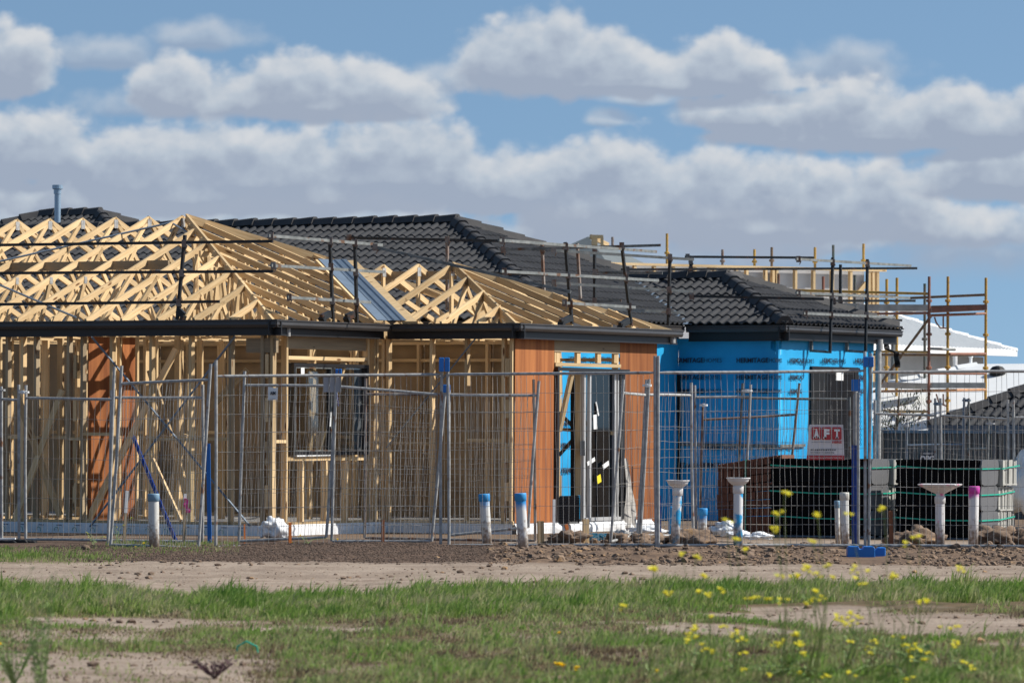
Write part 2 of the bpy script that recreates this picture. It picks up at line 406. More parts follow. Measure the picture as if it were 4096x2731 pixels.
# --- slab and wrapped edge
m = MB()
slab = [(SLEFT, tL+OV), (sM-OV, tL+OV), (sM-OV, OV), (-OV, OV), (-OV, N1-.6), (SLEFT, N1-.6)]
m.slab([F1.w(a, b, SL) for a, b in slab], .30, UP); m.build('slab', M['conc'], house)
def wrap_strip(name, material, a, b, out, z0, z1, lump=.02, seed=1, seg=40):
    rr = random.Random(seed); m = MB(); vs = []; a = V(a); b = V(b); out = V(out); L = (b-a).length
    for i in range(seg+1):
        p = a+(b-a)*(i/seg); 
        for k in range(5):
            z = z1+(z0-z1)*k/4 + (rr.uniform(-.015, .015) if k == 4 else 0)
            o = .012 + lump*(.5+.5*noise.noise(V((i*.4+seed*9, k*1.1, seed))))*(0.2 if k == 0 else 1)+ .02*(k == 4)
            vs.append(V((p.x, p.y, z))+out*o)
    m.add(vs, [(i*5+k, i*5+k+1, i*5+k+6, i*5+k+5) for i in range(seg) for k in range(4)])
    return m.build(name, material, house, smooth=True)
W = F1.w
wrapA = wrap_strip('slab_edge_sheet', M['whitep'], W(SLEFT, tL+OV, 0), W(sM-OV, tL+OV, 0), -UB, -.10, SL+.005, .015, 1)
wrapB = wrap_strip('slab_edge_sheet', M['whitep'], W(sM-OV, tL+OV, 0), W(sM-OV, OV, 0), UA, -.08, SL+.01, .07, 2, 60)
wrapC = wrap_strip('slab_edge_sheet', M['whitep'], W(sM-OV, OV, 0), W(-OV, OV, 0), -UB, -.08, SL+.005, .02, 3)
wrapD = wrap_strip('slab_edge_sheet', M['whitep'], W(-OV, OV, 0), W(-OV, N1-.6, 0), UA, -.10, SL+.01, .10, 4, 70)
# printed green arcs and lines of print on the shaded sheet
mg = MB(); mi = MB()
q0 = F1.onA(20, 2125, tL+OV)
for i in range(14):
    a = F1.inv(q0)[0] + i*.305
    if a > sM-OV-.2: break
    pts = [W(a+.035*math.cos(t), tL+OV-.05, .02+.04*math.sin(t)) for t in [k*.4-.6 for k in range(11)]]
    mg.path(pts, .0035, 4)
    for zz, w in ((-.045, .10), (-.075, .08), (.085, .09)):
        mi.box((a, tL+OV-.052, zz), (a+w, tL+OV-.047, zz+.010), F1)
mg.build('green_print', mat('print_green', (.03, .25, .10), .6), wrapA); mi.build('dark_print', M['ink_blue'], wrapA)
# loose bundle of white plastic lying against the slab corner
# --- walls
WT = 2.74
def stud(s, t, z0=SL, z1=WT, along='A', mt='pine', w=.045, dp=.09, name='stud'):
    m = MB()
    if along == 'A': m.beam(W(s, t, z0), W(s, t, z1), w, dp, side=UA)
    else: m.beam(W(s, t, z0), W(s, t, z1), w, dp, side=UB)
    return m.build(name, M[mt], house)
def plate(s0, t0, s1, t1, z, mt='pine', h=.045, name='wall_plate', w=.09):
    m = MB(); m.beam(W(s0, t0, z), W(s1, t1, z), w, h, up=UP); return m.build(name, M[mt], house)
sB = sM-OV; tA = tL+OV; sR = -OV; tC = OV; tR = N1-.6
def sA(px, t=tA): return F1.inv(F1.onA(px, 1700, t))[0]
def tB(px, s=sB): return F1.inv(F1.onB(px, 1700, s))[1]
def zA(px, py, t=tA): return F1.onA(px, py, t).z
def zB(px, py, s=sB): return F1.onB(px, py, s).z
i_ = .05
# A1 (left street wall)
for px in (25, 86, 138, 270, 325, 442, 600, 758, 918, 1046, 1084):
    stud(sA(px), tA+i_, mt='pine_grey' if px in (25, 138, 270, 325, 1046, 918) else 'pine')
for zz in (.35, .95, 1.55, 2.15):
    for px in (297, 1065):
        m = MB(); m.beam(W(sA(px), tA+i_, zz), W(sA(px), tA+i_, zz+.33), .05, .088, side=UA); m.build('packer_block', M['pine'], house)
plate(SLEFT, tA+i_, sB, tA+i_, SL+.023); plate(SLEFT, tA+i_, sB, tA+i_, WT+.023, 'pine')
nog = [(-4, 2), (2, 4), (4, 5), (5, 6), (6, 7), (8, 9)]
stl = sorted(sA(px) for px in (25, 86, 138, 270, 325, 442, 600, 758, 918, 1046))
def noggin(a, b, t, z, mt='pine'):
    m = MB(); m.beam(W(a+.022, t, z), W(b-.022, t, z), .088, .045, up=UP); m.build('noggin', M[mt], house)
for a, b, z in ((stl[0], stl[1], 1.32), (stl[1], stl[2], 1.30), (stl[2], stl[3], 1.32), (stl[4], stl[5], 1.37), (stl[3], stl[4], 1.3), (stl[6], stl[7], 1.30), (stl[7], stl[8], 1.31)):
    noggin(a, b, tA+i_, z)
# beam over wide opening
m = MB(); m.beam(W(sA(1100), tA+i_, 2.60), W(sA(980), tA+i_, 2.60), .06, .2, up=UP); m.build('lintel', M['lvl'], house)
# B1 wall with window opening
wt0, wt1 = tB(1150), tB(1468); 
for px in (1098, 1150, 1475, 1500, 1512): stud(sB-i_, tB(px), along='B')
for px in (1215, 1310, 1392): stud(sB-i_, tB(px), z1=zB(1300, 1838), along='B')
plate(sB-i_, tA, sB-i_, tC, SL+.023); plate(sB-i_, tA, sB-i_, tC, WT+.023)
m = MB(); m.beam(W(sB-i_, wt0+.02, zB(1300, 1370)), W(sB-i_, wt1, zB(1300, 1370)), .06, .20, up=UP); m.build('lintel', M['lvl'], house)
m = MB(); m.beam(W(sB-i_+.005, wt0+.02, zB(1300, 1434)), W(sB-i_+.005, wt1, zB(1300, 1434)), .09, .05, up=UP); m.build('window_head', M['pine'], house)
m = MB(); m.beam(W(sB-i_, wt0+.02, zB(1300, 1834)), W(sB-i_, wt1, zB(1300, 1834)), .09, .05, up=UP); m.build('window_sill_trimmer', M['pine'], house)
m = MB(); m.beam(W(sB-i_, tB(1100), 1.28), W(sB-i_, tB(1148), 1.28), .09, .045, up=UP); m.build('noggin', M['pine'], house)
# window 1
def window(s, t0, t1, z0, z1, tm, fr=F1, par=None, name='window'):
    m = MB(); c = .05
    for a, b in (((t0, z0), (t1, z0)), ((t0, z1), (t1, z1))): m.beam(fr.w(s, a[0], a[1]), fr.w(s, b[0], b[1]), .10, c, up=UP)
    for t in (t0+c/2, tm, t1-c/2): m.beam(fr.w(s, t, z0+c/2), fr.w(s, t, z1-c/2), c, .10, side=UB)
    f = m.build(name, M['frame'], par)
    for a, b in ((t0+c, tm-c/2), (tm+c/2, t1-c)):
        g = MB(); g.beam(fr.w(s-.01, (a+b)/2, z0+c/2), fr.w(s-.01, (a+b)/2, z1-c/2), b-a, .006, side=UB); g.build('pane', M['pane_clear'], f)
    m = MB(); k = .015
    a, b = t0+c+.012, tm-c/2-.012; zl, zh = z0+c/2+.012, z1-c/2-.012
    for t in (a, b): m.beam(fr.w(s+.03, t, zl), fr.w(s+.03, t, zh), k, .03, side=UB)
    for z in (zl, zh): m.beam(fr.w(s+.03, a, z), fr.w(s+.03, b, z), .03, k, up=UP)
    m.build('sash', M['galv_dull'], f)
    return f
gm = bpy.data.materials.new('window_glass'); gm.use_nodes = True
_n = gm.node_tree.nodes; _l = gm.node_tree.links; _n.remove(_n['Principled BSDF'])
_t = _n.new('ShaderNodeBsdfTransparent'); _g = _n.new('ShaderNodeBsdfGlossy'); _g.inputs['Roughness'].default_value = .03; _t.inputs['Color'].default_value = (.72, .74, .74, 1)
_m = _n.new('ShaderNodeMixShader'); _m.inputs[0].default_value = .12; _l.new(_t.outputs[0], _m.inputs[1]); _l.new(_g.outputs[0], _m.inputs[2]); _l.new(_m.outputs[0], _n['Material Output'].inputs['Surface'])
M['pane_clear'] = gm
wz0, wz1 = zB(1300, 1812), zB(1300, 1462)
w1 = window(sB-.02, tB(1168), tB(1468), wz0, wz1, tB(1326), F1, house)
m = MB()   # white reveal sticker and loose labels
m.beam(W(sB+.04, tB(1200), zB(1200, 1470)), W(sB+.04, tB(1200), zB(1200, 1500)), .09, .004, side=UB)
m.beam(W(sB+.045, tB(1312), zB(1300, 1648)), W(sB+.045, tB(1310), zB(1300, 1705)), .03, .004, side=UB)
m.build('paper_label', M['white'], w1)
m = MB(); a = tB(1440)
m.beam(W(sB-.04, a, wz0+.02), W(sB-.04, a, wz1-.02), .20, .004, side=UB); m.build('wrapped_jamb', M['lilac'], w1)
m = MB(); m.beam(W(sB+.0, tB(1180), wz0-.035), W(sB+.0, tB(1330), wz0-.025), .06, .02, up=UP); m.build('sill_flashing', M['white'], w1)
# C wall (shaded, beside the red ply corner)
for px in (1530, 1548, 1722, 1862, 2010, 2042):
    stud(sA(px, tC), tC+i_, mt='pine')
for zz in (.45, 1.0, 1.62, 2.2):
    m = MB(); m.beam(W(sA(2027, tC), tC+i_-.01, zz), W(sA(2027, tC), tC+i_-.01, zz+.26), .06, .088, side=UA); m.build('packer_block', M['pine'], house)
plate(sB, tC+i_, sR, tC+i_, SL+.023); plate(sB, tC+i_, sR, tC+i_, WT+.023)
for a, b, z in ((1548, 1722, 1.25), (1862, 2010, 1.3)):
    noggin(sA(a, tC), sA(b, tC), tC+i_, z)
# B2 wall: red ply, door
d0, d1 = tB(2215, sR), tB(2478, sR); pL = tB(2059, sR); pE = tB(2626, sR)
for a, b in ((pL, d0), (d1, pE)):
    n = max(1, round((b-a)/.45)); 
    m = MB(); m.beam(W(sR, (a+b)/2, SL-.02), W(sR, (a+b)/2, WT+.03), b-a, .009, side=UB); m.build('bracing_ply', M['red_ply'], house)
for px in (2222, 2472, 2620): stud(sR-i_, tB(px, sR), along='B')
plate(sR-i_, tC, sR-i_, tR, WT+.023)
m = MB(); m.beam(W(sR-.02, d0+.005, zB(2340, 1383, sR)), W(sR-.02, d1-.005, zB(2340, 1383, sR)), .05, .20, up=UP); m.build('lintel', M['lvl'], house)
m = MB(); m.beam(W(sR-.02, d0+.005, zB(2340, 1460, sR)), W(sR-.02, d1-.005, zB(2340, 1460, sR)), .09, .05, up=UP); m.build('door_head', M['pine'], house)
for px in (2234, 2316, 2398, 2465):
    m = MB(); t = tB(px, sR); m.beam(W(sR-.03, t, zB(px, 1452, sR)), W(sR-.03, t, zB(px, 1407, sR)), .11, .045, side=UB); m.build('jack_stud', M['pine'], house)
# sliding door: thing's part with frame, panes, labels
zd0, zd1 = SL+.02, zB(2340, 1478, sR)
m = MB(); dA, dB = tB(2262, sR), tB(2484, sR)
m.beam(W(sR+.01, d0, zd1), W(sR+.06, dB+.05, zd1-.01), .12, .05, up=UP)
m.beam(W(sR, dB-.02, zd0), W(sR, dB-.02, zd1), .10, .10, side=UB)
m.beam(W(sR, d0+.05, zd0), W(sR, d0+.05, zd1), .06, .10, side=UB)
door = m.build('sliding_door', M['frame'], house)
m = MB()
for px, w in ((2336, .06), (2354, .05), (2458, .05), (2470, .04)):
    t = tB(px, sR); m.beam(W(sR-.01+.02*(px == 2354), t, zd0), W(sR-.01+.02*(px == 2354), t, zd1-.03), w, .05, side=UB)
m.beam(W(sR, tB(2336, sR), zd0+.02), W(sR, dB, zd0+.02), .09, .05, up=UP)
m.build('door_stile', M['silver'], door)
g = MB(); a, b = tB(2358, sR), tB(2456, sR)
g.beam(W(sR-.03, (a+b)/2, zd0), W(sR-.03, (a+b)/2, zd1-.03), b-a, .006, side=UB); g.build('pane', M['glassd_t'] if 'glassd_t' in M else M['pane_clear'], door)
m = MB()
def lab(mb, px0, py0, px1, py1, w, s=None):
    s = sR+.03 if s is None else s
    mb.beam(W(s, tB(px0, s), zB(px0, py0, s)), W(s, tB(px1, s), zB(px1, py1, s)), w, .003, side=UB)
lab(m, 2384, 1607, 2394, 1662, .035); lab(m, 2380, 1658, 2382, 1716, .11); lab(m, 2350, 1855, 2380, 1835, .06); lab(m, 2412, 1868, 2436, 1850, .07)
m.build('paper_label', M['white'], door)
m = MB(); lab(m, 2395, 1900, 2399, 1930, .12); ys = m.build('yellow_label', M['yellow'], door)
m = MB(); lab(m, 2330, 1763, 2330, 1822, .15, sR+.035); m.build('door_handle', M['frame'], door)
m = MB(); rr = random.Random(5); n = 14
pts0 = []
for i in range(n+1):
    k = i/n; z = zB(2490, 1832, sR)*(1-k)+.02*k; wv = .04+.26*k
    pts0.append((z, wv))
vs = []
for i, (z, wv) in enumerate(pts0):
    for j in range(7):
        f = j/6; vs.append(W(sR+.05+.05*math.sin(j*2.3+i*.3)*(.3+i/n), tB(2486, sR)+wv*f*1.3+.06*i/n*f, z))
m.add(vs, [(i*7+j, i*7+j+1, i*7+j+8, i*7+j+7) for i in range(n) for j in range(6)]); m.build('plastic_film', M['curtain'], door, smooth=True)
# propping timber inside door and interior pieces
m = MB(); m.beam(P(2290, 1480, 68.5), P(2236, 1725, 68.4), .10, .045); m.build('prop', M['pine'], house)
m = MB(); m.beam(P(2313, 1980, 68.8), P(2313, 1480, 68.8), .09, .05); m.build('post', M['pine'], house)
m = MB(); m.beam(P(2238, 1716, 69.5), P(2450, 1732, 69.6), .045, .05); m.build('noggin', M['pine'], house)
for a, b in (((2236, 1650), (2440, 1850)), ((2236, 1820), (2440, 1590))):
    m = MB(); m.beam(P(*a, 69.9), P(*b, 70.1), .03, .05); m.build('strap_brace', M['galv_dull'], house)
m = MB()
for i in range(17): m.beam(P(2238-2*i*.3, 1985+i*6.6, 68.2), P(2318, 1984+i*6.6, 68.2), .25, .017)
m.build('reinforcing_rack', M['frame'], house)
m = MB(); m.beam(P(2236, 2040, 68.6), P(2318, 2040, 68.6), .01, .38); m.build('rack_backing', M['frame'], house)
m = MB(); m.beam(P(2297, 2090, 69.2), P(2297, 1475, 69.2), .11, .012, side=V((1, 0, 0))); m.build('black_film', M['black'], house); m = MB(); m.beam(P(2333, 2090, 69.3), P(2333, 1475, 69.3), .10, .012, side=V((1, 0, 0))); m.build('black_film', M['black'], house)
# interior B-direction ply walls at the left and interior studs
sP = sA(335)
for a, b in ((tA+.14, tA+.78), (tA+1.0, tA+1.32)):
    m = MB(); m.beam(W(sP-.02, (a+b)/2, SL), W(sP-.02, (a+b)/2, WT), b-a, .009, side=UB); m.build('bracing_ply', M['red_ply'], house)
for t in (tA+.83, tA+.95, tA+1.4, tA+1.9, tA+2.5, tA+3.1, tA+3.7): stud(sP-.06, t, along='B', mt='pine')
for s, ts in ((sP-1.15, (tA+.5, tA+1.1, tA+1.7, tA+2.3, tA+2.9)), (sP-2.3, (tA+.6, tA+1.2, tA+1.8, tA+2.4))):
    for t in ts: stud(s, t, along='B')
    plate(s, ts[0]-.3, s, ts[-1]+.3, WT+.02); plate(s, ts[0], s, ts[-1]+.3, SL+.023)
for t, s0, s1, stp in ((-.2, SLEFT+1, sP-.1, .6), (1.55, sP+.9, -4.4, .9), (3.2, SLEFT+1, -4.6, .75)):
    n = int((s1-s0)/stp)
    for i in range(n+1): 
        s = s1-i*stp
        if s < -8.6: continue
        stud(s, t, along='A')
    plate(s0, t, s1, t, WT+.023); plate(s0, t, s1, t, SL+.023)
    for i in range(0, n, 1):
        s = s1-i*stp
        if s < -8.2: continue
        if i % 3 != 2: noggin(s-stp, s, t, 1.33+.06*(i % 2))
# roof-side lining boards along the rear wall
m = MB()
s = -12.5; i = 0
while s < -2.06:
    e = min(s+1.19, -2.06); m.beam(W((s+e)/2, tR-.05, SL), W((s+e)/2, tR-.05, WT), e-s-.012, .01, side=UA); s += 1.2
m.build('wall_lining', M['beige'], house)
for i in range(9): stud(-.6-i*1.2+.05, tR-.13, along='A', mt='pine')
plate(-9.5, tR-.1, -.4, tR-.1, 2.5); plate(-9.5, tR-.1, -.4, tR-.1, WT+.02)
# diagonal timber props seen inside the left bays
for a, b in (((345, 2092), (705, 1395)), ((600, 1480), (722, 1880)), ((250, 1560), (60, 2080)), ((60, 1560), (240, 2060)), ((990, 1480), (830, 1640)), ((690, 1740), (765, 2070)), ((740, 1735), (660, 2060)), ((1270, 1800), (1375, 1450))):
    m = MB(); m.beam(P(*a, 66.9), P(*b, 67.0), .045, .09, side=UB); m.build('prop', M['pine'], house)
# perforated metal strap braces
def strap(pts, w=.03, th=.004):
    m = MB()
    for a, b in zip(pts[:-1], pts[1:]): m.beam(a, b, w, th, side=None) if 0 else m.tube(a, b, w/2, 4)
    m.build('strap_brace', M['flash'], house)
strap([F1.onA(365, 1345, tA-.02), F1.onA(1000, 2103, tA-.02)]); strap([F1.onA(940, 1345, tA-.02), F1.onA(360, 2105, tA-.02)])
strap([F1.onA(1905, 1350, tC-.02), F1.onA(1545, 1790, tC-.02)], .022)
strap([F1.onA(-60, 1115, tL+.5), F1.onA(305, 1270, tL+.2)])
strap([F1.onA(-30, 1052, tL+2.4), F1.onA(685, 890, tL+4.2), F1.onA(752, 932, tL+4)])

# --- eaves
SE = SLEFT
gutter_run(house, W(SE, tL, 0), W(sM, tL, 0), -UB, ZG)
gutter_run(house, W(sM, tL, 0), W(sM, .0, 0), UA, ZG-.002)
gutter_run(house, W(sM, 0, 0), W(0, 0, 0), -UB, ZG)
gutter_run(house, W(0, 0, 0), W(0, N1, 0), UA, ZG-.002)
m = MB(); q = F1.w(-.1, N1-.08, 0)
m.tube(F1.onB(1152, 1312, sM-.12), F1.onB(1152, 1345, sM-.12), .035, 10); m.tube(F1.onB(2690, 1342, -.10), F1.onB(2690, 1372, -.10), .045, 10); m.build('outlet_pipe', M['galv'], house)

m = MB(); m.beam(W(sM-.14, .131, ZG-.112), W(sM+.01, .131, ZG-.112), .02, .2); m.build('fascia', M['fascia'], house)
# --- roof timbers
ZR = ZG-.01; TH = .035; DP = .085
W1 = 4.45      # half depth of left block
tpk = tL+W1; zpk = 1.5+ (HY-872+ROLL*(720-CX)*-1)/FPX*F1.w(sM-W1, tpk, 0).y
TP1 = (zpk-ZR)/W1
def chord(m, a, b, dp=DP, th=TH, drop=True, side=None):
    """rafter: a,b are top-edge points"""
    a = V(a); b = V(b); d = (b-a).normalized(); x = d.cross(UP)
    x = x.normalized() if side is None else V(side); y = x.cross(d)
    if y.z < 0: y = -y
    m.beam(a-y*dp/2, b-y*dp/2, th, dp, side=x)
def zroof(t, tp=None): return ZR + (t-tL)*TP1 if t <= tpk else ZR + (2*tpk-tL-t)*TP1
def plate_nail(par, s, t, z, w=.07, h=.10):
    m = MB(); m.beam(W(s+TH/2+.003, t, z-h/2), W(s+TH/2+.003, t, z+h/2), w, .003, side=UB); m.build('nail_plate', M['galv'], par)
def truss(s, webs=True, lo=.12):
    m = MB(); tb = 2*tpk-tL
    chord(m, W(s, tL+lo, zroof(tL+lo)), W(s, tpk+.01, zpk), side=UA)
    chord(m, W(s, tb-lo, zroof(tb-lo)), W(s, tpk-.01, zpk), side=UA)
    m.beam(W(s, tL+.15, ZR-.13+.03), W(s, tb-.15, ZR-.10), TH, .09, side=UA)
    if webs:
        q = [tL+.15+(2*W1-.3)*k for k in (0, .30, .70, 1)]
        def b(t0, t1):
            m.beam(W(s, t0, ZR-.06), W(s, t1, zroof(t1)-.06), TH, .07, side=UA)
        b(q[1], tL+W1*.42); b(q[1], tpk-.02); b(q[2], tpk+.02); b(q[2], tpk+W1*.58)
        m.beam(W(s, tL+W1*.42, zroof(tL+W1*.42)-.05), W(s, tL+W1*.36, ZR-.05), TH, .07, side=UA)
        m.beam(W(s, tL+W1*.72, zroof(tL+W1*.72)-.05), W(s, tL+W1*.5, ZR-.05), TH, .07, side=UA)
        m.beam(W(s, tpk+W1*.28, zroof(tpk+W1*.28)-.05), W(s, tpk+W1*.5, ZR-.05), TH, .07, side=UA)
    o = m.build('roof_truss', M['pine'], house)
    plate_nail(o, s, tpk, zpk-.11, .10, .13)
    plate_nail(o, s, tL+W1*.42, zroof(tL+W1*.42)-.06); plate_nail(o, s, q[1], ZR-.05, .12, .07)
    return o
s_first = sM-W1+.02
k = 0
while s_first-.6*k > -12.5: truss(s_first-.6*k); k += 1
# waling beam behind the truss chords
zb = 1.5+(HY-1015)/FPX*64.9
tb_ = tL + (zb+.06-ZR)/TP1 
m = MB(); m.beam(W(-12, tb_+.02, zb-.035), W(sM-W1+1.0, tb_+.02, zb-.035), .045, .13, up=UP); m.build('waling_beam', M['lvl'], house)
# left block hip end
apx = W(sM-W1+.1, tpk, zpk+.02)
def hip(a, b, dp=.12): m = MB(); chord(m, a, b, dp, .035); return m.build('hip_rafter', M['pine'], house)
hip(W(sM-.1, tL+.1, ZR+.0), apx); 
tb = 2*tpk-tL
hip(W(sM-.1, tb-.1, ZR), apx)
# front jacks under the front hip (run back from the street gutter)
j = 0
for j in range(1, 8):
    s = s_first+.6*j
    run = (sM-s)
    if run < .3: break
    m = MB(); chord(m, W(s, tL+.12, zroof(tL+.12)), W(s, tL+run, zroof(tL+run)), side=UA)
    if run > 1: m.beam(W(s, tL+run*.6, zroof(tL+run*.6)-.05), W(s, tL+run*.75, ZR-.08), TH, .07, side=UA); m.beam(W(s, tL+run*.6, zroof(tL+run*.6)-.05), W(s, tL+run*.35, ZR-.08), TH, .07, side=UA)
    m.beam(W(s, tL+.15, ZR-.1), W(s, tL+run+.6, ZR-.1), TH, .09, side=UA)
    m.build('jack_rafter', M['pine'], house)
    # rear matching jack
    m = MB(); chord(m, W(s, tb-.12, zroof(tb-.12)), W(s, tb-run, zroof(tb-run)), side=UA); m.build('jack_rafter', M['pine'], house)
# hip end jacks (run in from the right hand gutter)
def zhip(s): return ZR+(sM-s)*TP1
W2 = N1/2; TP2 = TP
apx2_s = -W2; 
z2pk = 1.5+(HY-1054)/FPX*W(-W2, W2, 0).y; TP2 = (z2pk-ZR)/W2
for i in range(1, 15):
    t = tL+.6*i-.15
    if t > tb-.2: break
    run = min(t-tL, tb-t)
    s_hi = sM-run
    # start: at eave for t<0, else at valley
    if t < .05: s_lo = sM-.12
    elif t < W2: s_lo = sM - (t*TP2/TP1)
    else: s_lo = sM-(min(t, N1-t if t > W2 else t)*TP2/TP1) if t < N1 else sM-.1
    if s_hi > s_lo-.15: continue
    m = MB(); chord(m, W(s_lo, t, zhip(s_lo)), W(s_hi, t, zhip(s_hi)), .082, .035, side=UB); m.build('jack_rafter', M['pine'], house)
    m = MB(); m.beam(W(min(s_lo, sM-.2), t+.03, ZR-.1), W(s_hi-.6, t+.03, ZR-.1), .035, .09, side=UB)
    for kk in (.35, .7):
        ss = s_lo+(s_hi-s_lo)*kk
        if abs(s_hi-s_lo) > 1.0: m.beam(W(ss, t+.03, zhip(ss)-.08), W(ss+.1, t+.03, ZR-.08), .035, .06, side=UB)
    m.build('ceiling_joist', M['pine'], house)
# truncated girder trusses across the hip end (lie along t)
for s in (sM-W1+.62, sM-W1+1.3, sM-W1+2.0):
    m = MB(); run = sM-s; z = zhip(s)-.1
    m.beam(W(s, tL+run-.2, z-.05), W(s, tb-run+.2, z-.05), .035, .09, side=UA)
    for i in range(9):
        t = tL+run+(tb-tL-2*run)*i/8
        m.beam(W(s, t, z-.05), W(s, t+.18*(-1)**i, ZR-.08), .035, .07, side=UA)
    m.build('girder_truss', M['pine'], house)
# --- right block
def z2(t): return ZR+min(t, N1-t)*TP2
hip(W(-.1, .1, ZR), W(-W2, W2, z2pk+.02)); hip(W(-.1, N1-.1, ZR), W(-W2, W2, z2pk+.02))
def truss2(s):
    m = MB()
    t_start = .12 if s > sM else min(W2-.2, (sM-s)*TP1/TP2)
    t_end = N1-.12
    chord(m, W(s, t_start, z2(t_start)), W(s, W2, z2pk), side=UA); chord(m, W(s, t_end, z2(t_end)), W(s, W2, z2pk), side=UA)
    m.beam(W(s, max(.15, t_start), ZR-.1), W(s, N1-.15, ZR-.1), TH, .09, side=UA)
    m.beam(W(s, W2, z2pk-.05), W(s, W2, ZR-.1), TH, .07, side=UA)
    m.beam(W(s, W2*1.55, z2(W2*1.55)-.05), W(s, W2, ZR-.06), TH, .07, side=UA)
    m.beam(W(s, W2*.45, z2(W2*.45)-.05), W(s, W2, ZR-.06), TH, .07, side=UA)
    o = m.build('roof_truss', M['pine'], house); plate_nail(o, s, W2, z2pk-.12, .10, .13); return o
for s in (-W2-.03, -W2-.6, -W2-1.2): truss2(s)
m = MB(); m.beam(W(-W2-.1, W2+.25, z2(W2+.25)-.07), W(-W2-2.2, W2+.25, z2(W2+.25)-.07), .05, .13, up=UP); m.build('waling_beam', M['lvl'], house)
for j in range(1, 5):
    s = -W2-.03+.6*j
    run = -s
    if run < .25: break
    for fr in (1, 0):
        t0, t1 = (.12, run) if fr else (N1-.12, N1-run)
        m = MB(); chord(m, W(s, t0, z2(t0)), W(s, t1, z2(t1)), side=UA)
        if fr: m.beam(W(s, run*.95, z2(run*.95)-.05), W(s, run*1.25, ZR-.08), TH, .07, side=UA); m.beam(W(s, run, z2(run)-.05), W(s, run*.75, ZR-.08), TH, .07, side=UA); m.beam(W(s, .15, ZR-.1), W(s, N1-.2, ZR-.1), TH, .09, side=UA)
        m.build('jack_rafter', M['pine'], house)
for i in range(1, 10):
    t = .61*i-.05
    if t > N1-.2: break
    run = min(t, N1-t); 
    if run < .25: continue
    m = MB(); chord(m, W(-.12, t, ZR+.12*TP2), W(-run, t, ZR+run*TP2), .082, .035, side=UB); m.build('jack_rafter', M['pine'], house)
    m = MB(); m.beam(W(-.2, t+.03, ZR-.1), W(-run-.7, t+.03, ZR-.1), .035, .08, side=UB); m.build('ceiling_joist', M['pine'], house)
# --- valley between the blocks: boards and blue steel flashing
va = W(sM-.05, .05, ZR+.05*TP1+.01); vb = W(sM-W2*TP2/TP1-.02, W2, ZR+W2*TP2+.05)
d = (vb-va).normalized()
vleft = (W(sM, -1, ZR)-W(sM, 0, ZR)); # along the hip-end plane contour
def ribbon(name, material, off0, off1, lift, th=.006, par=house):
    """strip on either side of valley line; off<0 on left-block slope, off>0 on right-block slope"""
    m = MB()
    def pt(base, off):
        if off < 0: return base + (-UB)*(-off)*1.0 + UP*lift
        return base + UA*off + UP*lift
    a0, a1, b0, b1 = pt(va, off0), pt(va, off1), pt(vb, off0), pt(vb, off1)
    n = (a1-a0).cross(b0-a0).normalized(); 
    if n.z < 0: n = -n
    m.slab([a0, a1, b1, b0], th, n); return m.build(name, material, par)
vf = ribbon('valley_flashing', M['flash'], -.36, 0, .035); ribbon('valley_flashing', M['flash'], 0.0, .27, .035)
ribbon('valley_board', M['pine'], -.44, -.2, .02, .03); ribbon('valley_board', M['pine'], .2, .44, .018, .035)
m = MB()
for off in (-.05, .07, .2):
    e = (-UB*(-off) if off < 0 else UA*off)+UP*.045
    m.beam(va+e, vb+e, .007, .007)
m.build('flashing_rib', M['flash'], vf)
# ================================================================== HOUSE 2 : tiled, wrapped in blue
Q5 = P(3143, 1300, 76.8); ZG2 = Q5.z; F2 = Frame(Q5); K5 = V((Q5.x, Q5.y, 0)); X = F2.w
K7, _ = ray_line(K5, -UA, 2740); S5 = -F2.inv(K7)[0]
K6, N2 = ray_line(K5, UB, 3612)
def solve_apex(base, du, dv, px, py, tp=None, cap=.11, rng=(.8, 6)):
    """apex = base - w*UA + m*UB; column px gives m, row py gives w"""
    lo, hi = rng
    def f(w):
        p0 = base - UA*w; p, mm = ray_line(p0, UB, px)
        z = ZG2 + tp*w + cap
        qy = HY-(z-EYE)*FPX/p.y
        return qy - (py-ROLL*(px-CX)), p, mm
    for _ in range(50):
        mid = (lo+hi)/2
        if f(mid)[0] > 0: lo = mid
        else: hi = mid
    return mid, f(mid)[2], f(mid)[1]
TM = .39
wM, mM, apM = solve_apex(K7, 0, 0, 1821, 866, TM)
L78 = wM-mM
K8 = K7-UB*L78
# wing apex: 45 degree hip from K5
p5, w5 = ray_line(K5, (UB-UA), 2905)
z5 = EYE+(HY-(1088-ROLL*(2905-CX)))/FPX*p5.y
T5 = (z5-.11-ZG2)/w5
print('house2', 'ZG2', ZG2, 'S5', S5, 'N2', N2, 'w5', w5, 'T5', T5, 'wM', wM, 'L78', L78, 'TP1', TP1, 'TP2', TP2, 'N1', N1)
h2 = thing('blue_wrapped_house', 'house with dark grey tiled roof and walls wrapped in bright blue building foil', 'house', X(-2, 3, 0))
Z8 = UP*(ZG2+.02)
LM = 17.0
tile_plane('roof_tiles', h2, K8+Z8, -UA, UB, TM, [(0, 0), (LM, 0), (LM, wM), (wM, wM)], seed=1)
tile_plane('roof_tiles', h2, K8+Z8, UB, -UA, TM, [(0, 0), (L78, 0), (L78+w5, w5), (max(2*wM-w5, L78+w5+.01), w5), (wM, wM)], seed=2)
tile_plane('roof_tiles', h2, K5+Z8, -UA, UB, T5, [(0, 0), (S5, 0), (S5+w5, w5), (w5, w5)], seed=3)
tile_plane('roof_tiles', h2, K5+Z8, UB, -UA, T5, [(0, 0), (N2, 0), (max(N2-w5, w5+.3), w5), (w5, w5)], seed=4)
def at2(o, u, v, a, b, tp, up=.03): return o + u*a + v*b + UP*(b*tp) + Z8 + UP*up
capo = .035
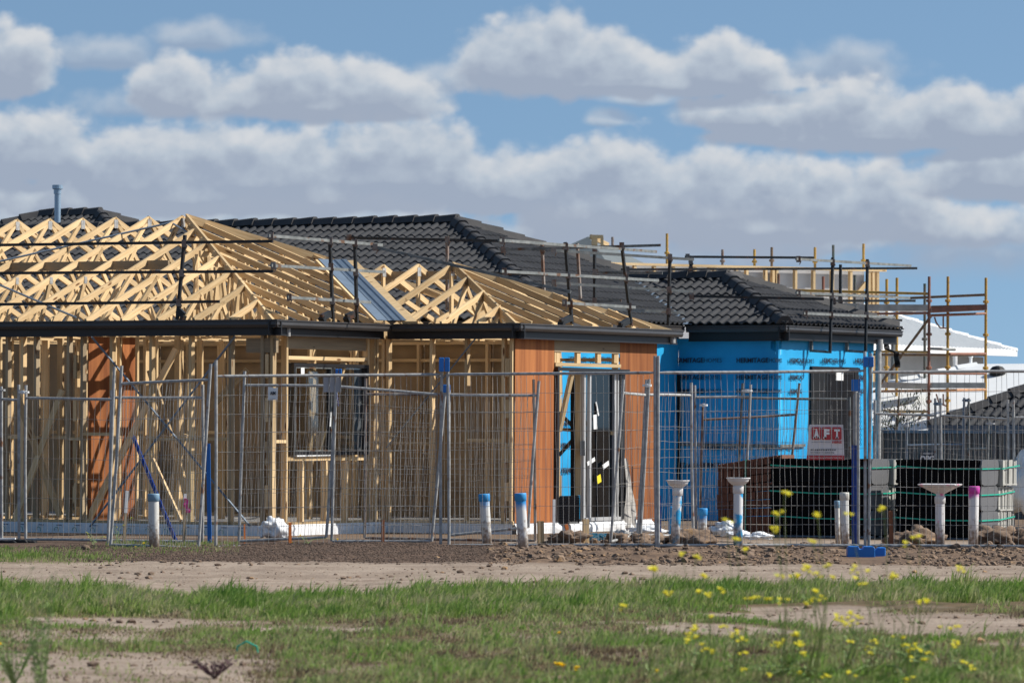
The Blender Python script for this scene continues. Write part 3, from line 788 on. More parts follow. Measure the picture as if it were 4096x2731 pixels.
AM = at2(K8, -UA, UB, wM, wM, TM, capo)
caps('ridge_capping', h2, at2(K8, -UA, UB, .05, .05, TM, capo), AM, w=.16)
caps('ridge_capping', h2, AM+UP*.01, at2(K8, -UA, UB, LM, wM, TM, capo), w=.15)
caps('ridge_capping', h2, at2(K8, UB, -UA, max(2*wM-w5, L78+w5), w5, TM, capo), AM+UP*.01, w=.16)
A5 = at2(K5, -UA, UB, w5, w5, T5, capo)
caps('ridge_capping', h2, at2(K5, -UA, UB, .05, .05, T5, capo), A5, w=.16)
caps('ridge_capping', h2, A5+UP*.01, at2(K5, -UA, UB, S5+w5, w5, T5, capo), w=.15)
caps('ridge_capping', h2, at2(K5, UB, -UA, N2-.1, .1, T5, capo), at2(K5, UB, -UA, max(N2-w5, w5+.3), w5, T5, capo), w=.16)
caps('ridge_capping', h2, at2(K5, UB, -UA, max(N2-w5, w5+.3), w5, T5, capo), A5+UP*.01, w=.16)
# valley strip
m = MB(); a = at2(K5, -UA, UB, S5, 0, T5, .01); b = at2(K5, -UA, UB, S5+w5, w5, T5, .01)
m.slab([a-UB*.12, a+UA*.12, b+UA*.12, b-UB*.12], .005, UP); m.build('valley_flashing', M['flash'], h2)
gutter_run(h2, K8-UA*14, K8, -UB, ZG2); gutter_run(h2, K8, K7, UA, ZG2-.002)
gutter_run(h2, K7, K5, -UB, ZG2, fh=.24); gutter_run(h2, K5, K6, UA, ZG2-.002, fh=.22)
# walls
WZ = ZG2-.2
def wallq(a, b, z0, z1, material, par, th=.09, inward=None, name='wall'):
    m = MB(); a = V(a); b = V(b); d = (b-a).normalized(); n = V(inward)
    n_seg = max(1, int((b-a).length/.1)); vs = []
    for i in range(n_seg+1):
        for k in range(25):
            p = a+(b-a)*(i/n_seg); z = z0+(z1-z0)*k/24
            o = .020*noise.noise(V((p.x*2.2+z*1.1, z*1.4, p.y)))+.022*abs(noise.noise(V(((p.x+p.y)*3.5+z*1.7, z*1.1, 4))))+.012*noise.noise(V(((p.x+p.y)*7-z*3, z*2, 9)))
            vs.append(V((p.x, p.y, z))-n*o)
    m.add(vs, [(i*25+k, (i+1)*25+k, (i+1)*25+k+1, i*25+k+1) for i in range(n_seg) for k in range(24)])
    m.slab([V((a.x, a.y, z0))+n*.05, V((b.x, b.y, z0))+n*.05, V((b.x, b.y, z1))+n*.05, V((a.x, a.y, z1))+n*.05], th, -n)
    return m.build(name, material, par, smooth=True)
t_end = F2.inv(F2.onB(3490, 1700, -.25))[1]
eW = wallq(X(-S5-.25, .25, 0), X(-.25, .25, 0), -.05, WZ, M['blue'], h2, inward=UB)
fW = wallq(X(-.25, .25, 0), X(-.25, t_end, 0), -.05, WZ, M['blue'], h2, inward=-UA)
bW = wallq(X(-S5-.25, -L78+.25, 0), X(-S5-.25, .25, 0), -.05, WZ, M['blue'], h2, inward=-UA)
mW = wallq(X(-S5-14, -L78+.25, 0), X(-S5-.25, -L78+.25, 0), -.05, WZ, M['beige'], h2, inward=UB)
# lettering on the wrap
def print_run(par, org, xd, k, bodies=('HERMITAGE', 'HOMES')):
    m = MB(); w = text_on(m, bodies[0], org, xd, UP, .078, .575*k, .0022)
    if len(bodies) > 1: text_on(m, bodies[1], V(org)+V(xd)*(w+.012), xd, UP, .076, .32*k, -.0012)
    return m.build('lettering', M['ink'], par)
def onE(px, py): return F2.onA(px, py, .25-.035)
def onF(px, py): return F2.onB(px, py, -.25+.035)
for row, starts in ((1450, (2689, 2946)), (1517, (2689, 2946)), (1573, (2689, 2946)), (1797, (2812, 3030)), (1868, (2660, 2800, 2985))):
    for px in starts:
        room = (F2.inv(X(-.25, 0, 0))[0]-F2.inv(onE(px, row))[0])
        if room > .90: print_run(eW, onE(px, row), UA, 1)
        elif room > .55: print_run(eW, onE(px, row), UA, 1, ('HERMITAGE',)); m = MB(); text_on(m, 'HO', V(onE(px, row))+UA*.59, UA, UP, .076, .12, -.0012); m.build('lettering', M['ink'], eW)
        else: print_run(eW, onE(px, row), UA, .8 if room > .45 else .55, ('HERMIT',) if room > .45 else ('HER',))
for row, items in ((1450, ((3104, 'HOMES', .22), (3160, None, 1), (3290, None, 1), (3421, 'HERMI', .42))), (1517, ((3104, 'HOMES', .22), (3160, 'HERMITAG', .5), (3424, 'HERMI', .4))),
                   (1573, ((3104, 'HOMES', .22), (3160, 'HERMITAG', .45), (3428, 'TAGE', .3))), (1797, ((3106, None, 1),)), (1868, ((3110, 'HERMI', .3),))):
    for px, body, w in items:
        if body is None: print_run(fW, onF(px, row), UB, 1)
        else:
            m = MB(); text_on(m, body, onF(px, row), UB, UP, .076, w, .002 if 'HER' in body or 'TAG' in body else -.0012); m.build('lettering', M['ink'], fW)
for row, pxs in ((1445, (2275, 2372, 2450)), (1700, (2245,)), (1790, (2243,)), (1890, (2246,))):
    for px in pxs: print_run(bW, F2.onB(px, row, -S5-.25+.035), UB, 1)
m = MB(); m.beam(X(-S5-.28, .22, .0), X(-S5-.28, .22, 2.35), .14, .05, side=UA)
for k in range(9): m.beam(X(-S5-.22+.01*(k % 2), .2, .1+k*.25), X(-S5-.24-.01*(k % 2), .2, .36+k*.25), .06, .03, side=UA)
m.build('black_tape', M['black'], h2)
m = MB(); m.beam(onE(2662, 1950), onE(3098, 1722)+UP*.0, .004, .02, up=UP) if 0 else m.beam(X(-S5-.2, .21, 1.22), X(-.26, .21, 1.20), .004, .05, up=UP)
m.build('grey_tape', M['galv_dull'], eW)
m = MB(); m.beam(X(-.21, .26, 1.20), X(-.21, 1.2, 1.21), .004, .05, up=UP); m.build('grey_tape', M['galv_dull'], fW)
# window wrapped in black film
def tF(px): return F2.inv(F2.onB(px, 1700, -.25))[1]
def zF(px, py): return F2.onB(px, py, -.25).z
wa, wb = tF(3236), tF(3426); zt, zb_ = zF(3330, 1467), zF(3330, 1905)
m = MB(); m.box((-.262, wa, zb_), (-.212, wb, zt), F2); wf = m.build('window', M['black'], h2)
m = MB(); rr = random.Random(3)
n = 12; vs = []
for i in range(n+1):
    for j in range(7):
        vs.append(X(-.215+.02*noise.noise(V((i*.8, j*1.3, 2))), wa-.02+(wb-wa)*(.02+.30*j/6)+ .03*math.sin(i*.9)*(j == 6), zt-.02-(zt-zb_)*i/n))
m.add(vs, [(i*7+j, i*7+j+1, i*7+j+8, i*7+j+7) for i in range(n) for j in range(6)]); m.build('black_film', M['black'], wf, smooth=True)
m = MB()
for a, b in ((.36, .60), (.66, .90)): m.box((-.210, wa+(wb-wa)*a, zb_+.1), (-.206, wa+(wb-wa)*b, zt-.12), F2)
m.build('pane', M['glassd'], wf)
m = MB()
for a in (.33, .63, .93): m.box((-.225, wa+(wb-wa)*(a-.02), zb_+.05), (-.205, wa+(wb-wa)*(a+.02), zt-.07), F2)
m.box((-.225, wa, zt-.06), (-.19, wb, zt-.01), F2); m.build('sash', M['frame'], wf)
m = MB(); m.box((-.204, tF(3333), zF(3340, 1521)), (-.200, tF(3362), zF(3340, 1488)), F2); m.build('paper_label', M['white'], wf)
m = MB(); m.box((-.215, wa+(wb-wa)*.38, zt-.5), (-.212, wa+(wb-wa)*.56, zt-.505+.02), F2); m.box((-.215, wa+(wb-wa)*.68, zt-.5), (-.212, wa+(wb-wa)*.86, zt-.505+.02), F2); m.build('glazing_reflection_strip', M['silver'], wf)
# downpipe and crumpled film at the far gutter end
m = MB(); m.tube(X(-.12, N2-.75, .05), X(-.12, N2-.75, ZG2-.33), .05, 12); m.build('downpipe', M['galv'], h2)
m = MB(); m.tube(X(-.1, N2-.75, ZG2-.34), X(-.1, N2-.75, ZG2-.16), .058, 12); m.build('outlet_pipe', M['galv'], h2)
m = MB(); rr = random.Random(8)
vs = [X(-.2+.15*rr.random()+k*.03, N2-.45+.1*rr.random()+.02*k, ZG2-.2-.06*k) for k in range(8)]
for k in range(7): m.beam(vs[k], vs[k+1], .09, .03)
m.build('loose_film', M['black'], h2)

# ================================================================== tiled house behind, with flue
AR = P(398, 836, 96); w3 = 4.5; zt3 = AR.z
h3 = thing('tiled_house_behind', 'dark tiled hip roof with short ridge and metal flue rising behind the pine trusses', 'house', (AR.x, AR.y, 0))
T3 = .40; ar = V((AR.x, AR.y, 0)); LR = 1.45
o3 = ar+UA*w3-UB*w3; ze = UP*(zt3-.1-w3*T3)
tile_plane('roof_tiles', h3, o3+ze, -UA, UB, T3, [(0, 0), (2*w3+LR, 0), (w3+LR, w3), (w3, w3)], seed=5)
tile_plane('roof_tiles', h3, o3+ze, UB, -UA, T3, [(0, 0), (2*w3, 0), (w3, w3)], seed=6)
al = ar-UA*LR
caps('ridge_capping', h3, o3+ze+UP*.03, ar+UP*(zt3-.07), w=.17, h=.1)
caps('ridge_capping', h3, ar+UA*w3+UB*w3+ze+UP*.03, ar+UP*(zt3-.07), w=.17, h=.1)
caps('ridge_capping', h3, al-UA*w3-UB*w3+ze+UP*.03, al+UP*(zt3-.07), w=.17, h=.1)
caps('ridge_capping', h3, ar+UP*(zt3-.06), al+UP*(zt3-.06), w=.16, h=.1)
m = MB()
pts = [o3+UA*-.4+UB*.4, ar+UA*(w3-.4)+UB*(w3-.4), al-UA*(w3-.4)+UB*(w3-.4), al-UA*(w3-.4)-UB*(w3-.4)]
m.slab([V((p.x, p.y, ze.z-.05)) for p in pts], ze.z, UP); m.build('wall', M['beige'], h3)
m = MB(); fp = P(230, 890, 94.3); m.tube(V((fp.x, fp.y, fp.z-.4)), V((fp.x, fp.y, P(230, 752, 94.3).z)), .062, 16)
ft = P(230, 752, 94.3); m.lathe(ft, [(.075, -.12), (.075, -.03), (.105, -.02), (.105, .055), (.09, .06)], 16)
m.build('flue', mat('flue_steel', (.36, .46, .55), .35, metal=.6), h3, smooth=False)

# ================================================================== houses further back
h4 = thing('upper_storey_frame', 'half built upper storey with pine studs against grey boards, far behind the tiled roof', 'house', (2, 98, 0))
a4 = P(2385, 1047, 95); b4 = P(3540, 1077, 98.7); zt4 = a4.z; b4.z = zt4
d4 = (b4-a4); n4 = V((d4.y, -d4.x, 0)).normalized()
def on4(px, py, off=0):
    dd = P(px, py, 1)-V((0, 0, EYE)); o = V((0, 0, EYE)); k = ((a4-n4*off)-o).dot(n4)/dd.dot(n4); return o+dd*k
m = MB(); m.beam(V((a4.x, a4.y, zt4-.03)), V((b4.x, b4.y, zt4-.03)), .12, .05, up=UP); m.build('top_plate', M['pine'], h4)
for px in (2459, 2537, 2615, 2691, 2778, 2836, 2856, 2944, 2985, 3061, 3090, 3105, 3180, 3253, 3327, 3401, 3474, 3490, 3508):
    p = on4(px, 1100); m = MB(); m.beam(V((p.x, p.y, zt4-.9 if px < 3470 else -.1)), V((p.x, p.y, zt4-.06)), .055, .09, side=d4.normalized()); m.build('stud', M['pine'], h4)
m = MB(); q0_, q1_ = a4-n4*.12, on4(3470, 1100)-n4*.12
m.slab([V((q0_.x, q0_.y, 0)), V((q1_.x, q1_.y, 0)), V((q1_.x, q1_.y, zt4-.05)), V((q0_.x, q0_.y, zt4-.05))], .02, n4); m.build('lining_board', M['greyboard'], h4)
for z, mt in ((zt4-.52, 'pine'), (zt4-.95, 'pine')):
    p = on4(3040, 1190); q = on4(3500, 1190); m = MB(); m.beam(V((p.x, p.y, z)), V((q.x, q.y, z)), .1, .06, up=UP)
    if mt and z < zt4-.6: m.build('bottom_plate', M[mt], h4)
m = MB(); m.beam(on4(3430, 1175), on4(3465, 1132), .05, .09); m.beam(on4(3490, 1175), on4(3455, 1170), .05, .05); m.build('brace', M['pine'], h4)
# small far roof
ap = P(2353, 946, 115); w6 = 5.0; T6 = .62
h5 = thing('far_grey_roof_house', 'small pale grey hip roof peak with a timber dormer frame, farthest house', 'house', (ap.x, ap.y, 0))
b6 = V((ap.x, ap.y, 0)); c6 = [b6+UA*i*w6+UB*j*w6+UP*(ap.z-w6*T6) for i, j in ((1, -1), (1, 1), (-1, 1), (-1, -1))]
m = MB(); m.add([ap]+c6, [(0, 1, 2), (0, 2, 3), (0, 3, 4), (0, 4, 1), (4, 3, 2, 1)]); m.build('roof', M['slate'], h5)
m = MB(); m.slab([V((c.x, c.y, ap.z-w6*T6-.02))-(c-V((b6.x, b6.y, c.z)))*.08 for c in c6], ap.z-w6*T6, UP); m.build('wall', M['render_grey'], h5)
m = MB()
for px in (2372, 2384, 2408): m.beam(P(px, 985, 113), P(px, 948, 113), .07, .07)
m.beam(P(2362, 946, 113), P(2413, 947, 113), .1, .08, up=UP); m.beam(P(2362, 946, 113.0), P(2432, 980, 113.5), .06, .1); m.build('dormer_frame', M['pine'], h5)
# white roofed house
kw = P(4061, 1400, 105); zw = kw.z; ow = V((kw.x, kw.y, 0)); ww = 3.3; Tw = .375
h6 = thing('white_roof_house', 'pale rendered house with wide white metal roof behind the tall scaffold', 'house', (kw.x-3, kw.y, 0))
def rib_roof(par, o, u, v, poly, tp, z, material, step=.2):
    m = MB(); m.slab([o+u*a+v*b+UP*(z+b*tp) for a, b in poly], .04, UP)
    r = m.build('roof', material, par)
    us = [p[0] for p in poly]; x = min(us)+step; m = MB()
    while x < max(us):
        ys = []
        for i in range(len(poly)):
            (a, b), (c, d) = poly[i], poly[(i+1) % len(poly)]
            if (a-x)*(c-x) <= 0 and a != c: ys.append(b+(d-b)*(x-a)/(c-a))
        if len(ys) > 1 and max(ys)-min(ys) > .1: m.beam(o+u*x+v*min(ys)+UP*(z+min(ys)*tp+.012), o+u*x+v*max(ys)+UP*(z+max(ys)*tp+.012), .03, .02)
        x += step
    if m.v: m.build('roof_rib', material, r)
    return r
rib_roof(h6, ow, -UB, -UA, [(0, 0), (11, 0), (11-ww, ww), (ww, ww)], Tw, zw, M['roofwhite'])
rib_roof(h6, ow-UB*11, -UA, UB, [(0, 0), (12, 0), (12-ww, ww), (ww, ww)], Tw, zw, M['roofwhite'])
caps('ridge_capping', h6, ow+UP*(zw+.0), ow-UB*ww-UA*ww+UP*(zw+ww*Tw), w=.1, h=.04).data.materials[0] = M['roofwhite']
m = MB(); m.beam(ow+UP*(zw-.07), ow-UB*11+UP*(zw-.07), .1, .14, up=UP); m.build('gutter', M['white'], h6)
m = MB(); wl = [ow-UA*.5-UB*.6, ow-UA*.5-UB*10.5, ow-UA*11-UB*10.5, ow-UA*11-UB*.6]
m.slab([V((p.x, p.y, zw-.16)) for p in wl], zw+.1, UP); m.build('wall', M['render_grey'], h6)
p = F2.onB(3820, 1500, 0); pp = P(3820, 1415, 101.5); m = MB(); m.tube(pp, V((pp.x, pp.y, 0)), .05, 8); m.build('downpipe', M['white'], h6)
# low white roof with solar panels
aw = P(3905, 1455, 92); w7 = 6.0; T7 = .30; b7 = V((aw.x, aw.y, 0))
h7 = thing('low_white_roof_house', 'low house with a white hip roof carrying black solar panels, at the picture edge', 'house', (aw.x, aw.y, 0))
c7 = [b7+UA*i*w7+UB*j*w7+UP*(aw.z-w7*T7) for i, j in ((1.5, -1), (1.5, 1), (-1, 1), (-1, -1))]
aw2 = aw+UA*2.2
m = MB(); m.add([aw, aw2]+c7, [(1, 2, 3), (1, 3, 4, 0), (0, 4, 5), (0, 5, 2, 1), (5, 4, 3, 2)]); r7 = m.build('roof', M['roofwhite'], h7)
caps('ridge_capping', h7, c7[3], aw, w=.12, h=.05).data.materials[0] = M['roofwhite']
n7 = (UP+UB*-T7).normalized()
for k in range(3):
    m = MB(); o = b7+UA*(1.9+k*1.12)-UB*2.9+UP*(aw.z-2.9*T7+.06)
    m.slab([o, o+UA*1.05, o+UA*1.05+UB*1.8+UP*1.8*T7, o+UB*1.8+UP*1.8*T7], .04, n7); m.build('solar_panel', M['solar'], h7)
m = MB(); m.slab([V((c.x, c.y, aw.z-w7*T7-.02))-(c-V((b7.x, b7.y, c.z)))*.07 for c in c7], aw.z-w7*T7+.1, UP); m.build('wall', M['render_grey'], h7)
m = MB(); pv = P(3990, 1500, 91); m.lathe(pv, [(.06, -.3), (.06, 0), (.15, .0), (.17, .08), (.1, .16), (.02, .18)], 14); m.build('roof_ventilator', M['black'], h7)
m = MB(); pv = P(3883, 1440, 93); m.tube(pv-UP*.3, pv+UP*.05, .03, 8); m.lathe(pv+UP*.05, [(.045, 0), (.045, .06), (.01, .08)], 10); m.build('vent_pipe', M['white'], h7)
# dark tiled roof at the right edge
kd = P(3722, 1706, 84); od = V((kd.x, kd.y, 0))
h8 = thing('dark_tiled_house', 'low house with dark grey tiled hip roof at the right edge', 'house', (kd.x+3, kd.y, 0))
tile_plane('roof_tiles', h8, od+UP*kd.z, UA, UB, .52, [(0, 0), (9, 0), (9, 3.8), (3.8, 3.8)], seed=8)
caps('ridge_capping', h8, od+UP*(kd.z+.04), od+UA*3.8+UB*3.8+UP*(kd.z+3.8*.52+.04), w=.15)
m = MB(); m.beam(od-UB*.06+UP*(kd.z-.02), od-UB*.06+UA*9+UP*(kd.z-.02), .1, .1, up=UP); m.build('gutter', M['flash'], h8)
m = MB(); wl = [od+UA*.4+UB*.4, od+UA*9+UB*.4, od+UA*9+UB*5, od+UA*.4+UB*5]
m.slab([V((p.x, p.y, kd.z-.07)) for p in wl], kd.z+.1, UP); m.build('wall', M['panelgrey'], h8)
# grey sheet fence
m = MB(); f0 = P(3480, 1730, 81); f1 = P(4230, 1738, 79.5); f1.z = f0.z
n = 150; vs = []
for i in range(n+1):
    p = f0+(f1-f0)*(i/n); o = .018*(1 if i % 4 < 2 else -1)
    for z in (-.15, f0.z): vs.append(V((p.x, p.y-o, z)))
m.add(vs, [(2*i, 2*i+2, 2*i+3, 2*i+1) for i in range(n)])
fen = thing('sheet_metal_fence', 'dark grey ribbed sheet metal boundary fence behind the tile stacks', 'fence', (f0.x, f0.y, 0))
m.build('sheet', M['panelgrey'], fen)
m = MB(); m.beam(f0+V((0, 0, .02)), f1+V((0, 0, .02)), .06, .05, up=UP); m.beam(V((f0.x, f0.y, -.1)), V((f1.x, f1.y, -.1)), .06, .06, up=UP); m.build('rail', M['flash'], fen)
for k in range(4):
    p = f0+(f1-f0)*(k/3); m = MB(); m.beam(V((p.x, p.y-.01, -.1)), V((p.x, p.y-.01, f0.z+.04)), .07, .07, side=V((1, 0, 0))); m.build('post', M['panelgrey'], fen)

# ================================================================== guard rails on the roofs
def coupler(m, p, r=.035): m.beam(p-UP*.05, p+UP*.05, .07, .06); m.tube(p-UP*.09+UA*.02, p-UP*.03+UA*.05, .008, 5)
def guard(name, label, posts, rails, loc, par_group='roof edge guard rails', bases=()):
    t = thing(name, label, 'guard rail', loc, par_group)
    for a, b, mt in posts:
        m = MB(); m.beam(a, b, .040, .040, side=UA); m.build('post', M['rail_dark' if mt == 'galv_dull' else mt], t)
    for a, b, mt in rails:
        m = MB(); d = (b-a).normalized(); m.beam(a, b, .028, .040, up=UP); r = m.build('rail', M['rail_galv' if mt == 'galv' else mt], t)
    any_ = False
    for a, b, mt in posts:
        for c, d, _ in rails:
            # clamp where the post and rail cross in plan
            best = None
            for i in range(21):
                for j in range(21):
                    p = a+(b-a)*(i/20); q = c+(d-c)*(j/20); L = (p-q).length
                    if best is None or L < best[0]: best = (L, p, q)
            if best[0] < .3: m = MB(); coupler(m, best[1]); m.build('clamp', M['rust'], t)
    for c, d, _ in rails: m = MB(); coupler(m, c+(d-c)*.02); m.build('clamp', M['rust'], t)
    for a, b in bases:
        m = MB(); m.beam(a, b, .05, .09); m.beam(a, a+(b-a)*.3-UP*.1, .09, .05); m.build('bracket', M['rail_dark'], t)
    return t
oA = lambda px, py: F1.onA(px, py, tL+.14)
guard('roof_guard_rail', 'three dark rusty rails and one upright across the long truss roof on the left', [(oA(740, 940), oA(709, 1278), 'galv_dull')],
      [(oA(-60, 981), oA(1092, 965), 'rail_dark'), (oA(-60, 1093), oA(1092, 1085), 'rail_dark'), (oA(-60, 1218), oA(878, 1206), 'rail_dark')], oA(709, 1278), bases=[(oA(735, 1262), oA(712, 1240))])
oB = lambda px, py: F1.onB(px, py, sM-.14)
guard('roof_guard_rail', 'pair of dark uprights with three galvanised rails beside the blue valley flashing', [(oB(1319, 947), oB(1332, 1288), 'rail_dark'), (oB(1419, 955), oB(1428, 1290), 'rail_dark')],
      [(oB(1074, 943), oB(1528, 980), 'galv'), (oB(1084, 1062), oB(1538, 1088), 'galv'), (oB(1150, 1189), oB(1481, 1209), 'galv')], oB(1330, 1288), bases=[(oB(1285, 1270), oB(1320, 1255)), (oB(1385, 1270), oB(1415, 1255))])
oR = lambda px, py, s=-.14: F1.onB(px, py, s)
guard('roof_guard_rail', 'tall leaning uprights with three galvanised rails over the red ply corner', [(oR(2261, 969), oR(2288, 1296), 'galv_dull'), (oR(2487, 983), oR(2526, 1306), 'galv_dull')],
      [(oR(1995, 961), oR(2625, 1007), 'galv'), (oR(2004, 1085), oR(2632, 1122), 'galv'), (oR(2252, 1211), oR(2540, 1229), 'galv')], oR(2288, 1296), bases=[(oR(2242, 1290), oR(2285, 1270)), (oR(2480, 1302), oR(2515, 1282))])
D7 = 71.6
def pd(px, py, d): return P(px, py, d)
guard('roof_guard_rail', 'rusty upright and thin dark rail crossing the big tiled slope', [(pd(1789, 945, 70.6), pd(1789, 1240, 70.6), 'rust')],
      [(pd(1383, 951, 71.6), pd(2010, 964, 70.4), 'rail_dark'), (pd(1788, 1088, 70.7), pd(2180, 1098, 69.9), 'rail_dark')], pd(1789, 1240, 70.6))
guard('roof_guard_rail', 'single long rail sloping down over the right hand truss apex', [], [(pd(1485, 985, 66.9), pd(2283, 1168, 66.0), 'galv_dull')], pd(1485, 985, 66.9))
guard('roof_guard_rail', 'brown weathered uprights and rails on the far gutter of the red ply block', [(pd(2168, 979, 73.5), pd(2176, 1165, 73.5), 'rust'), (pd(2309, 974, 73.8), pd(2322, 1202, 73.8), 'rust'), (pd(2378, 994, 73.0), pd(2379, 1204, 73.0), 'rail_dark'), (pd(2680, 1015, 72.6), pd(2673, 1302, 72.6), 'rail_dark')],
      [(pd(2204, 1001, 72.2), pd(2775, 1038, 72.9), 'galv'), (pd(2204, 1131, 72.2), pd(2772, 1166, 72.9), 'galv'), (pd(2393, 1232, 72.4), pd(2738, 1251, 72.8), 'galv'),
       (pd(2000, 999, 73.6), pd(2643, 981, 72.9), 'galv_dull'), (pd(2378, 1090, 73.3), pd(2650, 1092, 72.9), 'galv_dull'), (pd(2316, 1206, 73.2), pd(2485, 1203, 73.1), 'galv_dull')], pd(2673, 1302, 72.6))
oF = lambda px, py, s=.12: F2.onB(px, py, s)
gb = guard('roof_guard_rail', 'two tall uprights bracketed to the blue wall with rails over the wing roof', [(oF(3331, 1030), oF(3320, 1412), 'galv_dull'), (oF(3470, 1037), oF(3462, 1408), 'galv_dull')],
      [(oF(3184, 1036), oF(3643, 1063), 'galv'), (oF(3184, 1171), oF(3638, 1192), 'galv'), (oF(3214, 1253), oF(3577, 1269), 'galv')], oF(3320, 1412))
for px in (3245, 3388):
    m = MB(); m.beam(F2.onB(px, 1362, -.2), F2.onB(px, 1408, -.2), .04, .05, side=UB); m.beam(F2.onB(px, 1403, -.2), oF(px+74, 1408), .03, .04, up=UP); m.build('bracket', M['galv_dull'], gb)
guard('roof_guard_rail', 'long dark tubes running behind the wing ridge towards the scaffold', [(pd(3362, 1058, 80.5), pd(3361, 1235, 80.5), 'rail_dark'), (pd(2763, 1045, 80), pd(2763, 1098, 80), 'rail_dark')],
      [(pd(2740, 1027, 80), pd(3255, 1031, 80.6), 'rail_dark'), (pd(2485, 1078, 79.4), pd(3668, 1073, 81.5), 'rail_dark'), (pd(2755, 1184, 76.6), pd(3296, 1196, 76.0), 'rail_dark'), (pd(3327, 1203, 80.4), pd(3661, 1203, 81.2), 'rail_dark'), (pd(3469, 1280, 80.5), pd(3607, 1281, 80.9), 'rail_dark')], pd(3361, 1235, 80.5))

# ================================================================== tall tube scaffold
sd = thing('tube_scaffold', 'tall tube scaffold of yellow, orange and red poles with plank decks', 'scaffold', P(3700, 2100, 88))
sd.location.z = 0
ZB = -.1
def std(px, yt, yb, d, mt, r=.027):
    a = P(px, yt, d); b = P(px, yb, d) if yb else V((a.x, a.y, ZB))
    m = MB(); m.tube(b, a, r, 8)
    z = a.z-.45
    while z > b.z+.1:
        m.lathe(V((a.x, a.y, z)), [(r, -.03), (.055, -.02), (.055, .02), (r, .03)], 8); z -= .62
    m.build('standard', M[mt], sd)
for a in ((3547, 1116, None, 91, 'yel'), (3588, 1111, None, 90.5, 'yel'), (3699, 1134, 1850, 91.5, 'grn'), (3717, 1106, None, 88, 'redst'), (3792, 1106, None, 88.5, 'yel'), (3944, 1111, None, 89, 'yel')): std(*a)
for px, yt, yb, mt in ((2450, 948, 1000, 'rust'), (2668, 934, 1060, 'yel'), (2890, 998, 1060, 'rust'), (3018, 997, 1066, 'yel'), (3087, 989, 1066, 'brw'), (3260, 989, 1075, 'yel'), (3333, 980, 1078, 'grn'), (3454, 975, 1080, 'yel')):
    m = MB(); m.tube(P(px, yb, 100.5), P(px, yt, 100.5), .028, 8); m.lathe(P(px, (yt+yb)/2+15, 100.5), [(.03, -.03), (.055, -.02), (.055, .02), (.03, .03)], 8); m.build('standard', M[mt], sd)
for px, yt, yb, mt in ((3114, 1094, 1160, 'rust'), (3293, 1106, 1175, 'redst'), (3419, 1100, 1262, 'grn')):
    m = MB(); m.tube(P(px, yb, 91), P(px, yt, 91), .027, 8); m.build('standard', M[mt], sd)
for x0, y0, x1, y1, d0, d1, mt in ((3130, 1160, 3712, 1175, 90, 88, 'yel'), (3260, 1180, 3588, 1186, 91, 90.5, 'brw'), (3638, 1192, 3944, 1179, 90, 89, 'brw'), (3495, 1406, 3712, 1408, 90, 88, 'yel'), (3495, 1418, 3944, 1420, 91, 89, 'brw'),
                          (3712, 1394, 3820, 1398, 88, 88.5, 'galv_dull'), (3798, 1415, 3944, 1415, 88, 89, 'redst'), (3495, 1486, 3712, 1489, 90, 88, 'org'), (3712, 1492, 3944, 1494, 88, 89, 'redst'),
                          (3495, 1565, 3720, 1562, 90, 88, 'org'), (3720, 1562, 3944, 1558, 88, 89, 'org'), (3495, 1643, 3715, 1646, 90, 88, 'yel'), (3495, 1724, 3792, 1727, 90, 88.5, 'brw'), (3796, 1726, 3941, 1726, 88.5, 89, 'redst'),
                          (3420, 1256, 3712, 1252, 90, 88, 'redst'), (3712, 1262, 3944, 1254, 88, 89, 'redst'), (3495, 1792, 3940, 1806, 90, 89, 'deck')):
    m = MB(); m.tube(P(x0, y0, d0), P(x1, y1, d1), .025, 8); m.build('ledger', M[mt], sd)
for x0, y0, x1, y1, d0, d1, h, w, mt in ((3431, 1231, 3709, 1232, 90, 88.2, .12, .5, 'deck'), (3722, 1240, 3940, 1230, 88.2, 89, .10, .5, 'redst'), (3722, 1229, 3935, 1224, 88.6, 89.2, .05, .5, 'brw'), (3495, 1538, 3712, 1545, 90, 88.2, .11, .5, 'deck'), (3722, 1541, 3935, 1541, 88.2, 89, .10, .45, 'deck'), (3270, 1218, 3431, 1224, 91, 90, .08, .5, 'deck')):
    m = MB(); d1 = d0+.05; m.beam(P(x0, y0, d0), P(x1, y1, d1), w, h, up=UP); m.build('deck', M[mt], sd)
m = MB(); m.tube(P(3724, 1264, 88.3), P(3502, 1562, 89.5), .025, 8); m.build('diagonal_brace', M['brw'], sd); m = MB(); m.tube(P(3698, 1640, 88.5), P(3560, 1855, 89.5), .025, 8); m.build('diagonal_brace', M['brw'], sd)
m = MB(); m.path([P(3738, 1268, 88), P(3745, 1290, 88), P(3760, 1310, 88), P(3786, 1313, 88)], .015, 6); m.path([P(3773, 1265, 88), P(3773, 1310, 88)], .015, 6); m.build('bracket', M['redst'], sd); m = MB()
m.path([P(3745, 1575, 88), P(3755, 1610, 88), P(3786, 1624, 88)], .015, 6); m.path([P(3773, 1575, 88), P(3773, 1622, 88)], .015, 6); m.build('bracket', M['redst'], sd)
